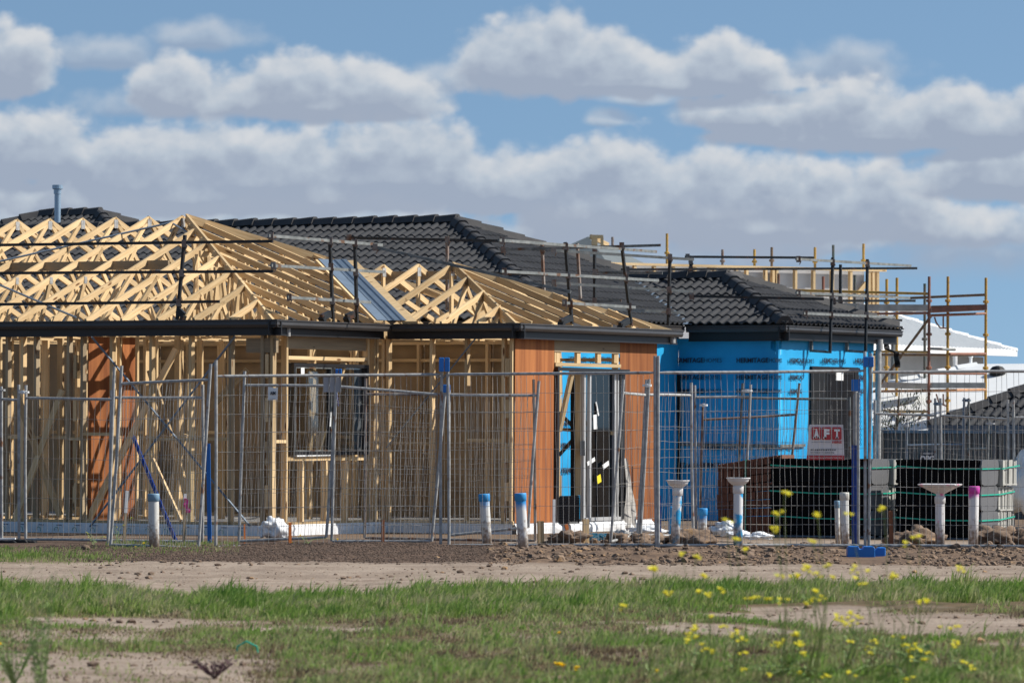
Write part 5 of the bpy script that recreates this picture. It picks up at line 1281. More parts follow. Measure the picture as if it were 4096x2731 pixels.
# ================================================================== tile packs
PK = P(3485, 2140, 65.4); FP = Frame(PK); G0 = 0.02
def pack(s1, t0, w, dep, z0, h, label, light=False, seed=1, name='tile_pack'):
    """w along UA (left of s1), dep along UB"""
    rr = random.Random(seed); c = FP.w(s1-w/2, t0+dep/2, z0)
    t = thing(name, label, 'tile pack', c, 'strapped packs of roof tiles')
    m = MB()
    if not light:
        n = int(w/.034)
        for i in range(n):
            s = s1-.05-i*.034; j = rr.uniform(-.004, .004); k = rr.uniform(-.006, .006)
            m.box((s-.026, t0+k, z0+.02*(i % 2)), (s, t0+dep+k, z0+h-.012+j), FP)
            m.box((s-.031, t0-.012+k, z0+h-.035+j), (s+.003, t0+.03, z0+h+j), FP)
            m.box((s-.031, t0-.014+k, z0+.03), (s+.003, t0+.02, z0+.07), FP)
        m.box((s1-w, t0+.02, z0-.02), (s1-.03, t0+dep-.02, z0+h-.01), FP)
        m.build('stacked_tiles', M['blacktile'], t)
        m = MB(); pr = [(.02, .02), (.0, .10), (.0, h-.10), (.02, h-.03), (.06, h), (dep-.06, h), (dep-.02, h-.02), (dep, h-.08), (dep-.02, .14), (dep-.04, .03), (dep-.12, 0), (.10, 0)]
        for k, off in enumerate((0, -.022, -.044)):
            m.slab([FP.w(s1+off+.004*k, t0+a+.012*k, z0+b) for a, b in pr], .016, UA)
        m.build('end_tile', M['greyend'], t)
    else:
        n = int(dep/.036)
        for i in range(n):
            tt = t0+.02+i*.036; j = rr.uniform(-.018, .012); last = i > n-5
            m.box((s1-w, tt, z0-.01+.01*rr.random()), (s1+j, tt+.032, z0+h-rr.uniform(0, .014)-.04*last*rr.random()), FP)
        m.build('stacked_tiles', M['lightend'], t)
        m = MB()
        for zz in (.0, .035): m.box((s1-w+.02, t0+.03, z0+zz*0+.0), (s1+.012-zz, t0+dep-.06, z0+.02+zz), FP)
        m.build('spacer_tile', M['lightend'], t)
    m = MB(); zs = z0+h*.68; e = .018
    sag = .012
    pts = [FP.w(s1-w-e, t0-e, zs+.02), FP.w(s1-w/2, t0-e, zs-sag), FP.w(s1+e, t0-e, zs-.01), FP.w(s1+e, t0+dep+e, zs+(.03 if light else -.005)), FP.w(s1-w-e, t0+dep+e, zs+.02), FP.w(s1-w-e, t0-e, zs+.02)]
    for a, b in zip(pts[:-1], pts[1:]): m.beam(a, b, .004, .017, up=UP)
    m.build('strap', M['strap'], t)
ordn = ('bottom', 'middle', 'top')
for st, (s1, w) in enumerate(((0, 1.52), (1.64, 1.25))):
    side = ('left', 'right')[st]
    for lv, (z0, h) in enumerate(((.0, .345), (.35, .34), (.70, .35))):
        pack(s1-.01*(lv == 1), 0, w, .60, z0+G0, h, f'{ordn[lv]} dark tile pack of the {side} stack' + (' beside the pipe pair' if st == 0 else ' behind the square funnel'), False, st*10+lv)
        pack(s1-.02+.05*(lv == 2), .63, w-.05, .52+.05*(lv == 2), z0+G0, h, f'{ordn[lv]} pale grey tile pack at the rear of the {side} stack', True, 50+st*10+lv)
    t = thing('blue_pallet', ('left' if st == 0 else 'right')+' pale blue pallet under its stack of tile packs', 'pallet', FP.w(s1-w/2, .5, -.1), 'pallets under the tile packs')
    for k in range(5): m = MB(); m.box((s1-w+.02, .02+k*.26, -.012), (s1-.01, .13+k*.26, .012), FP); m.build('deck_board', M['bluepal'] if 'bluepal' in M else M['flash'], t)
    for k in range(3): m = MB(); m.box((s1-w+.04+k*(w-.16)/2, .0, -.11), (s1-w+.12+k*(w-.16)/2, 1.15, -.015), FP); m.build('bearer', M['flash'], t)
# brown tile pallet
bk = P(2870, 2112, 68.5); FB = Frame(bk)
t = thing('brown_tile_stack', 'sagging stack of red brown tiles with a green strap, left of the dark tile stacks', 'tile stack', bk)
rr = random.Random(4); m = MB()
for r in range(9):
    for c in range(32):
        j = rr.uniform(-.006, .006); hh = .105
        z = bk.z-.05+r*.108+ .17*(c/32)*(r/9)
        m.box((c*.032+.06*(1-r/9)*0+j, j, z), (c*.032+.026+j, .42, z+hh), FB)
m.build('stacked_tiles', M['brick'], t)
m = MB()
for s in (.45, .95): m.beam(FB.w(s, -.01, bk.z-.05), FB.w(s, -.01, bk.z+1.0), .02, .005, side=UA)
m.build('strap', M['strap'], t)
# ================================================================== bags, sheets, debris
def lump(name, label, cat, c, rx, ry, rz, material, seed, amp=.35, n=3, group=None, sub=None):
    import bmesh
    bm = bmesh.new(); bmesh.ops.create_icosphere(bm, subdivisions=n, radius=1)
    for v in bm.verts:
        q = v.co*1.6+V((seed*7.3, 0, 0)); k = 1+amp*noise.noise(q)+amp*.5*noise.noise(q*2.7)+amp*.25*abs(noise.noise(q*6))
        v.co = V((v.co.x*rx*k, v.co.y*ry*k, max(v.co.z, -.55)*rz*k))
    me = bpy.data.meshes.new(name); bm.to_mesh(me); bm.free(); me.materials.append(material)
    me.polygons.foreach_set('use_smooth', [True]*len(me.polygons)); o = bpy.data.objects.new(name, me); COL.objects.link(o); o.location = c
    return tag(o, label, cat, group)
lump('plastic_bundle', 'crumpled white plastic bundle at the slab corner below the window', 'plastic', P(1092, 2120, 61.5), .15, .15, .14, M['whitep'], 1, .6, 4)
lump('sand_bag', 'large lumpy white bag between the round funnels', 'bag', P(2898, 2118, 63.5), .17, .2, .11, M['whitep'], 2, .6, 4, 'white bags on the dirt')
lump('sand_bag', 'low flat white bag leaning at the foot of the large bag', 'bag', P(2952, 2140, 63), .14, .2, .06, M['whitep'], 3, .5, 4, 'white bags on the dirt')
lump('sand_bag', 'flattened grey-white bag in front of the brown tile stack', 'bag', P(3035, 2145, 62.5), .20, .2, .05, M['whitep'], 4, .5, 4, 'white bags on the dirt')
lump('bulk_bag', 'tall bright white bulk bag cut off by the right edge', 'bag', P(4120, 1960, 67), .33, .35, .52, M['whitep'], 5, .35, 4)
lump('plastic_sheet', 'crumpled clear plastic by the sliding door foot', 'plastic', P(2485, 2140, 61.5), .14, .1, .06, M['curtain'], 6, .8, 4)
lump('plastic_bundle', 'small white plastic heap right of the blue taped corner', 'plastic', P(2590, 2120, 62), .20, .12, .05, M['whitep'], 8, .7, 4)
m = MB(); c = P(2738, 2148, 61.5); m.lathe(c, [(.055, 0), (.065, .11), (.07, .115), (.06, .115), (.05, .02)], 16); o = m.build('white_bucket', M['white']); tag(rebase(o, c), 'small white tub right of the left round funnel', 'tub')
m = MB(); rr = random.Random(2)
c = P(2392, 2150, 60.8)
for i in range(60):
    a = c+V((rr.uniform(-.15, .15), rr.uniform(-.1, .1), rr.uniform(-.04, .04)-.0)); m.path([a, a+V((rr.uniform(-.05, .05), .02, .02)), a+V((rr.uniform(-.08, .08), 0, rr.uniform(-.02, .02)))], .006, 4)
o = m.build('blue_netting', M['net']); tag(rebase(o, c), 'tangle of blue plastic netting on the dirt before the doorway', 'netting')
t = thing('rubber_ballast_block', 'battered black rubber fence feet lying at the left edge', 'ballast block', P(60, 2185, 60))
for k, (px, py, w, h) in enumerate(((20, 2172, .26, .08), (75, 2170, .2, .09), (118, 2172, .14, .07))):
    m = MB(); p = P(px, py, 60.2+.1*k); m.slab([p+V((x*w, 0, z*h)) for x, z in ((-.5, -.6), (.5, -.6), (.56, .1), (.4, .5), (.1, .42), (-.1, .55), (-.4, .5), (-.55, .0))], .3, V((0, -1, 0))); o = m.build('block', M['black'], t); bv = o.modifiers.new('b', 'BEVEL'); bv.width = .015; bv.segments = 2
m = MB(); m.beam(P(-20, 2155, 60), P(62, 2153, 60), .12, .02, up=UP); m.build('plank', M['white'], t)
lump('rock', 'round tan rock under the shaded slab edge', 'rock', P(342, 2193, 56.5), .055, .05, .045, M['dirtclod'], 21, .4, 3)
m = MB(); m.beam(P(3980, 2130, 66), P(4110, 2128, 66), .3, .07, up=UP); o = m.build('red_box', M['redst']); tag(rebase(o, P(4040, 2130, 66)), 'flat red plastic box on the ground at the right edge', 'box')
# ================================================================== ground
def lerp_tab(tab, x):
    if x <= tab[0][0]: return tab[0][1]
    for (a, b), (c, d) in zip(tab[:-1], tab[1:]):
        if x <= c: return b+(d-b)*(x-a)/(c-a)
    return tab[-1][1]
def sst(a, b, x):
    t = min(1, max(0, (x-a)/(b-a))); return t*t*(3-2*t)
def row(y): return HY+FPX*EYE/y
def colm(x, y): return CX+FPX*x/y
TOPG = [(-600, 2385), (0, 2385), (350, 2375), (560, 2395), (700, 2412), (1200, 2405), (1500, 2408), (1700, 2372), (2300, 2370), (2700, 2355), (3300, 2352), (4096, 2352), (4800, 2350)]
BOTG = [(-600, 2500), (0, 2500), (500, 2488), (900, 2475), (1500, 2470), (2500, 2452), (2900, 2420), (3300, 2408), (4096, 2390), (4800, 2390)]
SAND = [(430, 2500, 380, 26), (1330, 2525, 330, 11), (2880, 2528, 330, 24), (3750, 2500, 560, 52), (3250, 2470, 520, 26), (3950, 2590, 330, 22), (2500, 2500, 300, 10), (3250, 2440, 300, 12)]
def nz(x, y, s, k=0): return noise.noise(V((x*s, y*s, k)))
def grass_density(x, y):
    px, py = colm(x, y), row(y)
    n = nz(x, y, .55, 3)*.6+nz(x, y, 1.7, 5)*.5
    w = 22*n+26*nz(x, y, 4.2, 61)
    d = sst(lerp_tab(TOPG, px)-6, lerp_tab(TOPG, px)+10, py+w)
    under = sst(lerp_tab(BOTG, px)-12, lerp_tab(BOTG, px)+25, py+w)
    mid = .58+.75*n
    if px > 2600: mid += .25
    if px < 1100: mid -= .1
    d = d*(1-under)*(.95+.3*n)+under*max(0, min(1, mid))
    for (a, b, rx, ry) in SAND:
        q = ((px-a)/rx)**2+((py-b)/ry)**2+n*.5
        if q < 1.25: d *= sst(.75, 1.25, q)
    if py > 2600:
        e = sst(1250, 900, px+150*n)*sst(2610, 2650, py+30*n); d *= (1-.93*e)
    if py < 2290:
        v = 0
        if px < 620: v = sst(2195, 2225, py+w)*sst(2272, 2250, py)*sst(620, 250, px)*.9
        if 420 < px < 960: v = max(v, sst(2150, 2190, py)*sst(2235, 2205, py+w)*.5)
        if 3100 < px < 3300: v = max(v, sst(2135, 2145, py)*sst(2180, 2165, py)*.3)
        return max(0, v)*(0.4+.9*max(0, n+.4))
    return max(0, min(1, d))
def mound(x, y):
    px = colm(x, y)
    if not (49 < y < 62): return 0, 0, 0
    b = sst(50.6, 54, y)*sst(61.5, 58.3, y)
    gl = sst(60, 420, px)*sst(2080, 1960, px)
    gr = sst(1900, 2040, px)
    return b, gl*b, gr*b
def gz(x, y):
    z = .012*nz(x, y, .8)+.006*nz(x, y, 3.1, 2)
    b, gl, gr = mound(x, y)
    px = colm(x, y)
    z += gl*(.035+.03*nz(x, y, .9, 4))*sst(700, 1300, px) + gl*(.012+.012*nz(x, y, 2.5, 14))
    gr *= 1-.9*sst(130, 60, abs(px-3468))*sst(58.5, 57.5, y)
    z += gr*(.01+.05*nz(x, y, 1.0, 9)+.045*abs(nz(x, y, 4.5, 1))+.03*abs(nz(x, y, 9, 1)))
    if 44 < y < 52.5:
        z += .014*math.sin(y*4.4+nz(x, y, .4)*3)*sst(44, 46, y)*sst(52.5, 50, y)+.018*abs(nz(x, y, 3, 6))+.012*abs(nz(x, y, 7, 6))
    if y < 45: z += .03*nz(x, y, .5, 8)+ (.015*nz(x, y, 2.2, 8))+.03*grass_density(x, y)
    if y > 62: z -= .02
    return z
xs = list(np.arange(-9, 9.01, .09)); ys = []
y = 25.0
while y < 44: ys.append(y); y += .14
while y < 63: ys.append(y); y += .10
xs = [-3000, -800, -200, -60, -25, -14]+xs+[14, 25, 60, 200, 800, 3000]
ys = [-300, -50, 0, 10, 18, 22]+ys+[63, 65, 70, 80, 100, 150, 300, 800, 3000]
vs = []; gd = []; gv = []; cl = []
for y in ys:
    for x in xs:
        core = -9.1 < x < 9.1 and 24.9 < y < 63.1
        vs.append((x, y, gz(x, y) if core else -.02))
        if core:
            b, a, c = mound(x, y); n = nz(x, y, 1.4, 11)
            gd.append(grass_density(x, y)); gv.append(min(1, a*1.6*(1 if a > .05 else 0))); cl.append(min(1, c*1.5))
            if y > 55 and colm(x, y) < 2010: gv[-1] = max(gv[-1], .9)
        else: gd.append(.4); gv.append(0); cl.append(.5 if y > 60 else 0)
nx = len(xs); fs = [(j*nx+i, j*nx+i+1, (j+1)*nx+i+1, (j+1)*nx+i) for j in range(len(ys)-1) for i in range(nx-1)]
me = bpy.data.meshes.new('ground'); me.from_pydata(vs, [], fs)
for nm, arr in (('grassy', gd), ('gravelly', gv), ('cloddy', cl)):
    at = me.attributes.new(nm, 'FLOAT', 'POINT'); at.data.foreach_set('value', np.array(arr, dtype=np.float32))
me.polygons.foreach_set('use_smooth', [True]*len(fs))
gm = bpy.data.materials.new('bare_earth'); gm.use_nodes = True
N = gm.node_tree.nodes; L = gm.node_tree.links; b = N['Principled BSDF']; b.inputs['Roughness'].default_value = .95; b.inputs['Specular IOR Level'].default_value = .15
geo = N.new('ShaderNodeNewGeometry')
def noi(s, det=6, stretch=None, rough=.6):
    n = N.new('ShaderNodeTexNoise'); n.inputs['Scale'].default_value = s; n.inputs['Detail'].default_value = det; n.inputs['Roughness'].default_value = rough
    v = geo.outputs['Position']
    if stretch: mp = N.new('ShaderNodeMapping'); mp.inputs['Scale'].default_value = stretch; L.new(v, mp.inputs['Vector']); v = mp.outputs['Vector']
    L.new(v, n.inputs['Vector']); return n.outputs['Fac']
def mixc(f, a, c, lo=None, hi=None):
    if lo is not None: mr = N.new('ShaderNodeMapRange'); mr.inputs['From Min'].default_value = lo; mr.inputs['From Max'].default_value = hi; L.new(f, mr.inputs['Value']); f = mr.outputs['Result']
    mx = N.new('ShaderNodeMix'); mx.data_type = 'RGBA'; L.new(f, mx.inputs['Factor'])
    for k, q in (('A', a), ('B', c)):
        if isinstance(q, tuple): mx.inputs[k].default_value = (*q, 1)
        else: L.new(q, mx.inputs[k])
    return mx.outputs['Result']
def att(n): a = N.new('ShaderNodeAttribute'); a.attribute_name = n; return a.outputs['Fac']
sand = mixc(noi(1.1), (.345, .275, .215), (.24, .185, .14), .38, .66)
sand = mixc(noi(3.5, 6, (.3, 1.6, 1)), sand, (.20, .145, .11), .52, .70)
sand = mixc(noi(38, 3), sand, (.50, .40, .33), .62, .72)
sand = mixc(noi(24, 2), sand, (.15, .10, .075), .66, .72)
soil = mixc(noi(6), (.15, .105, .06), (.085, .07, .035), .4, .6)
grv = mixc(noi(2.2, 4), (.15, .098, .07), (.085, .06, .045), .4, .62)
grv = mixc(noi(55, 2), grv, (.06, .042, .032), .5, .62)
grv = mixc(noi(80, 2), grv, (.27, .19, .14), .62, .68)
cld = mixc(noi(4.5), (.20, .135, .09), (.11, .075, .055), .38, .62)
cld = mixc(noi(14, 3), cld, (.30, .19, .11), .6, .7)
c = mixc(att('grassy'), sand, soil, .15, .6); c = mixc(att('gravelly'), c, grv, .25, .5); c = mixc(att('cloddy'), c, cld, .2, .6)
L.new(c, b.inputs['Base Color'])
bp = N.new('ShaderNodeBump'); bp.inputs['Strength'].default_value = .8; bp.inputs['Distance'].default_value = .02; L.new(noi(20, 5), bp.inputs['Height']); L.new(bp.outputs['Normal'], b.inputs['Normal'])
me.materials.append(gm); go = bpy.data.objects.new('ground', me); COL.objects.link(go); tag(go, kind='structure')

# loose stones and clods
def ico(sub):
    import bmesh
    bm = bmesh.new(); bmesh.ops.create_icosphere(bm, subdivisions=sub, radius=1); v = [p.co.copy() for p in bm.verts]; f = [tuple(q.index for q in p.verts) for p in bm.faces]; bm.free(); return v, f
def scatter(name, label, n, place, sub, material, seed, kind='stuff'):
    rr = random.Random(seed); vs = []; fs = []; iv, if_ = ico(sub)
    shapes = []
    for k in range(14):
        w_ = []
        sx_, sy_, sz_ = rr.uniform(.8, 1.3), rr.uniform(.7, 1.1), rr.uniform(.5, .85)
        for p in iv:
            q = 1+.55*noise.noise(p*1.3+V((k*5, 0, 0)))+.35*noise.noise(p*3.1+V((0, k*5, 0))); w_.append((p.x*sx_*q, p.y*sy_*q, p.z*sz_*q))
        shapes.append(w_)
    for _ in range(n):
        r = place(rr)
        if r is None: continue
        x, y, s = r; z = gz(x, y); b = len(vs); a = rr.random()*6.28; ca, sa = math.cos(a)*s, math.sin(a)*s
        for (px, py, pz) in shapes[rr.randrange(14)]: vs.append((x+px*ca-py*sa, y+px*sa+py*ca, z+pz*s+.1*s))
        fs += [(i+b, j+b, k+b) for i, j, k in if_]
    me = bpy.data.meshes.new(name); me.from_pydata(vs, [], fs); me.materials.append(material); o = bpy.data.objects.new(name, me); COL.objects.link(o); return tag(o, label, None, None, kind)
def pl_clod(rr):
    y = rr.uniform(51.3, 59.5); px = rr.uniform(1960, 4250); x = (px-CX)/FPX*y
    if nz(x, y, 1.3, 21) < -.12 or (3370 < px < 3560 and y < 56.5): return None
    return x, y, min(.085, .010+.0135*rr.expovariate(1))*(.5+.6*(nz(x, y, .9, 77)+.5))
scatter('dirt_clods', 'brown dirt clods heaped along the fence', 7000, pl_clod, 2, M['dirtclod'], 1)
def pl_grav(rr):
    y = rr.uniform(51.6, 59); px = rr.uniform(120, 2100); x = (px-CX)/FPX*y; return (x, y, rr.uniform(.006, .016)) if mound(x, y)[1] > .15 else None
scatter('gravel', 'red brown scoria gravel below the fence', 16000, pl_grav, 1, M['gravelstone'], 2)
def pl_peb(rr):
    y = rr.uniform(27, 53); px = rr.uniform(-100, 4200); x = (px-CX)/FPX*y
    if grass_density(x, y) > .3: return None
    return x, y, min(.05, rr.uniform(.004, .012)+.008*rr.expovariate(1)*(nz(x, y, .9, 31) > .1))
scatter('pebbles', 'small stones and crumbs of dirt on the sandy track', 4500, pl_peb, 1, M['dirtclod'], 3)
for px, py, s, lb in ((2270, 2148, .17, 'small dirt heap in front of the doorway left of the netting'), (2460, 2150, .13, 'small dirt heap right of the blue netting'), (2590, 2160, .16, 'dirt heap left of the near fence joint'), (2760, 2158, .2, 'dirt heap under the left round funnel'), (3660, 2150, .22, 'dirt heap behind the dark brown stake'), (3990, 2140, .22, 'dirt heap in front of the red box'), (4080, 2150, .2, 'dirt heap at the right edge below the bulk bag')):
    lump('dirt_heap', lb, 'dirt heap', P(px, py+12, 60.5), s*1.3, s, s*.62, M['dirtclod'], px*.01, .8, 4, 'loose dirt heaps inside the fence')

# ------------------------------------------------------------------ grass
def make_grass(name, label, n, region, hmin, hmax, material, seed, wid=.0045, dens=None, lean=.6):
    rs = np.random.RandomState(seed); rr = random.Random(seed)
    pts = []
    tries = 0
    while len(pts) < n and tries < n*6:
        tries += 1
        y = 1/rr.uniform(1/region[1], 1/region[0]) if region[2] else rr.uniform(region[0], region[1])
        px = rr.uniform(-150, 4250); x = (px-CX)/FPX*y
        g = dens(x, y)
        if rr.random() > g: continue
        cl = .5+.7*nz(x, y, 2.3, 41)+.6*nz(x, y, 6, 42)
        pts.append((x, y, gz(x, y), max(.15, min(1.25, cl))*(.45+.65*g)))
    p = np.array(pts); k = len(p)
    h = (hmin+(hmax-hmin)*rs.rand(k)**1.6)*p[:, 3]
    a = rs.rand(k)*2*np.pi; ln = lean*rs.rand(k)+.1; w = wid*(.6+.8*rs.rand(k))
    wind = np.array([.25, .0])
    dx = np.cos(a)*ln*h+wind[0]*h; dy = np.sin(a)*ln*h
    ta = rs.rand(k)*2*np.pi; wx = np.cos(ta)*w; wy = np.sin(ta)*w*.5
    base = p[:, :3]; V0 = np.zeros((k, 5, 3), dtype=np.float32)
    for i, (f, u, ww) in enumerate(((0, 0, 1), (0, 0, -1), (.35, .6, .8), (.35, .6, -.8), (1, 1, 0))):
        V0[:, i, 0] = base[:, 0]+dx*f+wx*ww; V0[:, i, 1] = base[:, 1]+dy*f+wy*ww; V0[:, i, 2] = base[:, 2]-.01*(u == 0)+h*u*(1-.25*ln*f)
    me = bpy.data.meshes.new(name); me.vertices.add(k*5); me.vertices.foreach_set('co', V0.ravel())
    o5 = np.arange(k)*5
    loops = np.stack([o5, o5+1, o5+3, o5+2, o5+2, o5+3, o5+4], 1).ravel()
    me.loops.add(k*7); me.loops.foreach_set('vertex_index', loops.astype(np.int32))
    st = np.stack([np.arange(k)*7, np.arange(k)*7+4], 1).ravel(); me.polygons.add(k*2); me.polygons.foreach_set('loop_start', st.astype(np.int32))
    me.update(calc_edges=True); me.validate()
    pz = np.array([nz(x, y, .8, 55)*.5+.5 for x, y in p[:, :2]])
    pz2 = np.array([nz(x, y, 3.6, 57) for x, y in p[:, :2]])
    tint = np.clip(rs.rand(k)*.5+(1-p[:, 3])*.40+.9*(pz-.5)+.55*pz2+.05, 0, 1)
    at = me.attributes.new('tint', 'FLOAT', 'POINT'); at.data.foreach_set('value', np.repeat(tint, 5).astype(np.float32))
    me.materials.append(material); o = bpy.data.objects.new(name, me); COL.objects.link(o); return tag(o, label, None, None, 'stuff')
def grass_mat(name, stops):
    m = bpy.data.materials.new(name); m.use_nodes = True; N = m.node_tree.nodes; L = m.node_tree.links; b = N['Principled BSDF']
    a = N.new('ShaderNodeAttribute'); a.attribute_name = 'tint'; cr = N.new('ShaderNodeValToRGB')
    cr.color_ramp.elements[0].position = stops[0][0]; cr.color_ramp.elements[0].color = (*stops[0][1], 1); cr.color_ramp.elements[1].position = stops[-1][0]; cr.color_ramp.elements[1].color = (*stops[-1][1], 1)
    for p, c in stops[1:-1]: e = cr.color_ramp.elements.new(p); e.color = (*c, 1)
    L.new(a.outputs['Fac'], cr.inputs[0]); L.new(cr.outputs[0], b.inputs['Base Color']); b.inputs['Roughness'].default_value = .5; b.inputs['Specular IOR Level'].default_value = .3
    tr = N.new('ShaderNodeBsdfTranslucent'); L.new(cr.outputs[0], tr.inputs['Color']); mx = N.new('ShaderNodeMixShader'); mx.inputs[0].default_value = .5
    L.new(b.outputs[0], mx.inputs[1]); L.new(tr.outputs[0], mx.inputs[2]); L.new(mx.outputs[0], N['Material Output'].inputs['Surface']); return m
gm1 = grass_mat('grass_blade', [(0, (.16, .29, .05)), (.35, (.27, .37, .09)), (.6, (.38, .41, .17)), (.8, (.52, .48, .26)), (1, (.48, .39, .25))])
gm2 = grass_mat('dry_grass_blade', [(0, (.20, .34, .06)), (.35, (.29, .38, .12)), (.55, (.40, .37, .19)), (.75, (.24, .18, .10)), (1, (.16, .11, .08))])
def tufty(x, y):
    return grass_density(x, y)*sst(.12, .34, nz(x, y, 2.6, 83))*sst(.0, .25, nz(x, y, 9, 84)+.1)
def band(x, y):
    px, py = colm(x, y), row(y)
    return grass_density(x, y)*(1 if py < lerp_tab(BOTG, px)+12 else .0)
def rest(x, y):
    px, py = colm(x, y), row(y)
    return grass_density(x, y)*(1 if py >= lerp_tab(BOTG, px)-12 else 0)
make_grass('grass', 'bright green grass strip along the near edge of the track', 95000, (35.5, 46, True), .06, .20, gm1, 1, .0055, band)
make_grass('grass', 'patchy dry and green grass on sandy soil nearest the viewer', 130000, (26.5, 38.5, True), .03, .12, gm2, 2, .0045, rest, 1.0)
make_grass('grass', 'taller coarse grass tufts standing out of the strip and the rough ground', 26000, (27, 46, True), .10, .27, gm1, 4, .0055, tufty, 1.0)
make_grass('grass', 'sparse grass at the foot of the fence on the left', 16000, (50, 61, False), .04, .15, gm1, 3, .005, lambda x, y: grass_density(x, y) if y > 50 else 0)

# ------------------------------------------------------------------ weeds with yellow flowers
M['stem'] = mat('weed_stem', (.22, .32, .10), .7, var=.2); 
def petal(name, c):
    m = mat(name, c, .6); N = m.node_tree.nodes; L = m.node_tree.links; t = N.new('ShaderNodeBsdfTranslucent'); t.inputs['Color'].default_value = (*c, 1); x = N.new('ShaderNodeMixShader'); x.inputs[0].default_value = .5
    L.new(N['Principled BSDF'].outputs[0], x.inputs[1]); L.new(t.outputs[0], x.inputs[2]); L.new(x.outputs[0], N['Material Output'].inputs['Surface']); return m
M['petal'] = petal('yellow_petal', (.95, .88, .10)); M['petal2'] = petal('pale_yellow_petal', (.80, .80, .15))
M['orangepetal'] = petal('deep_yellow_petal', (.98, .74, .02)); M['purple'] = mat('purple_weed', (.10, .05, .06), .8)
def blossom(m, c, r, rr, n=4):
    for k in range(n):
        a = 6.283*k/n+rr.random(); t = .35+.4*rr.random()
        d = V((math.cos(a)*math.cos(t), math.sin(a)*math.cos(t), math.sin(t))); s = V((-math.sin(a), math.cos(a), 0))*r*.55
        m.add([c, c+d*r*.6+s, c+d*r, c+d*r*.6-s], [(0, 1, 2, 3)])
    d = r*.35
    m.add([c+V((d, 0, 0)), c+V((0, d, 0)), c+V((-d, 0, 0)), c+V((0, -d, 0)), c+V((0, 0, d)), c+V((0, 0, -d))], [(0, 1, 4), (1, 2, 4), (2, 3, 4), (3, 0, 4), (1, 0, 5), (2, 1, 5), (3, 2, 5), (0, 3, 5)])
def weed(label, d, heads, petal='petal', leaves=6, seed=0, r=.012, grp='yellow flowering weeds on tall stems', foot=None, n=5):
    """heads: photo pixels of the flower heads; stems rise from a common foot on the ground"""
    rr = random.Random(seed+100)
    cx = sum(h[0] for h in heads)/len(heads) if foot is None else foot
    base = P(cx, 2000, d); base = V((base.x, d, gz(base.x, d)))
    t = thing('flowering_weed', label, 'weed', base, grp)
    m = MB(); f = MB()
    r = r*1.2
    if seed <= 19: d = d*.88
    for (px, py) in heads:
        dd = d+rr.uniform(-.25, .25); c = P(px, py, dd)
        s0 = base+V((rr.uniform(-.03, .03), rr.uniform(-.03, .03), 0)); mid = s0+(c-s0)*.5+V(((c.x-s0.x)*-.25+rr.uniform(-.02, .02), 0, .03))
        m.path([s0, s0+(mid-s0)*.5, mid, mid+(c-mid)*.55+V((rr.uniform(-.01, .01), 0, .01)), c], [.0028, .0025, .002, .0016, .0012], 4, False)
        for k in range(rr.choice((2, 3, 3, 4))):
            e = c+V((rr.gauss(0, .016), rr.gauss(0, .014), rr.uniform(-.02, .008))) if k else c
            if k: m.path([c-V((0, 0, .03)), e], .001, 3, False)
            blossom(f, e, r*rr.uniform(.85, 1.25), rr, n)
        for k in range(leaves):
            q = s0+(c-s0)*rr.uniform(.05, .8); a = rr.random()*6.28; L_ = rr.uniform(.02, .06)*(1-.4*rr.random())
            e = q+V((math.cos(a)*L_, math.sin(a)*L_, rr.uniform(-.01, .03))); s = V((-math.sin(a), math.cos(a), 0))*.006
            m.add([q, (q+e)/2+s, e, (q+e)/2-s], [(0, 1, 2, 3)])
    m.build('stem', M['stem'], t); f.build('blossom', M[petal], t)
    return t
K = 1.7415
def hz(*a): return [(x*K, y*K) for x, y in a]
weed('tall weed whose flowers stand highest against the dark tile stack', 25.5, hz((1801, 1132), (1782, 1178), (1773, 1213)), seed=1, r=.016)
weed('weed with flowers against the second row of tile packs', 26, hz((1877, 1180), (1868, 1245), (1850, 1300)), seed=2, r=.016)
weed('weed with flowers level with the blue fence foot', 26, hz((1945, 1181), (1964, 1300), (1995, 1310), (2030, 1168)), seed=3, r=.015)
weed('weed with flowers beside the foot of the square funnel pipe', 27, hz((2112, 1232), (2080, 1247), (2050, 1322)), seed=4, r=.015)
weed('weed with flowers in front of the round funnel pipes', 27, hz((1690, 1240), (1668, 1195), (1712, 1262)), seed=5, r=.016)
weed('weed with flowers over the dirt left of the funnels', 27.5, hz((1567, 1272), (1598, 1278), (1505, 1305)), seed=6, r=.016)
weed('pale weed leaning over the grass strip near the middle', 28, hz((1500, 1308), (1528, 1362), (1437, 1392)), seed=7, r=.015)
weed('weed with clustered flowers at the right part of the grass strip', 28, hz((1855, 1305), (1868, 1318), (1830, 1320), (1872, 1356), (1797, 1323), (1903, 1297), (1912, 1325)), seed=8, r=.015)
weed('weed with scattered flowers over the grass strip edge', 28, hz((1613, 1322), (1604, 1360), (1623, 1365), (1635, 1415), (1660, 1355)), seed=9, r=.015)
weed('weed with flowers below the right end of the dirt heaps', 28.5, hz((1958, 1310), (1962, 1325), (1990, 1340), (2050, 1316), (2115, 1380), (2130, 1378), (2210, 1305)), seed=10, r=.014)
weed('broad weed with many flowers over the sandy patch', 28.5, hz((1725, 1375), (1735, 1372), (1770, 1375), (1790, 1378), (1812, 1377), (1850, 1388), (1868, 1375), (1885, 1368)), seed=11, r=.014)
weed('weed with a dense yellow head cluster right of the middle', 29, hz((1922, 1415), (1925, 1425), (1935, 1420), (1950, 1418), (1960, 1425), (1970, 1415), (1945, 1432), (1955, 1405)), seed=12, r=.013)
weed('weed with a yellow cluster on the left of the lower right grass', 29, hz((1577, 1455), (1590, 1445), (1600, 1462), (1582, 1470), (1596, 1438), (1625, 1490), (1635, 1495), (1612, 1480)), seed=13, r=.014)
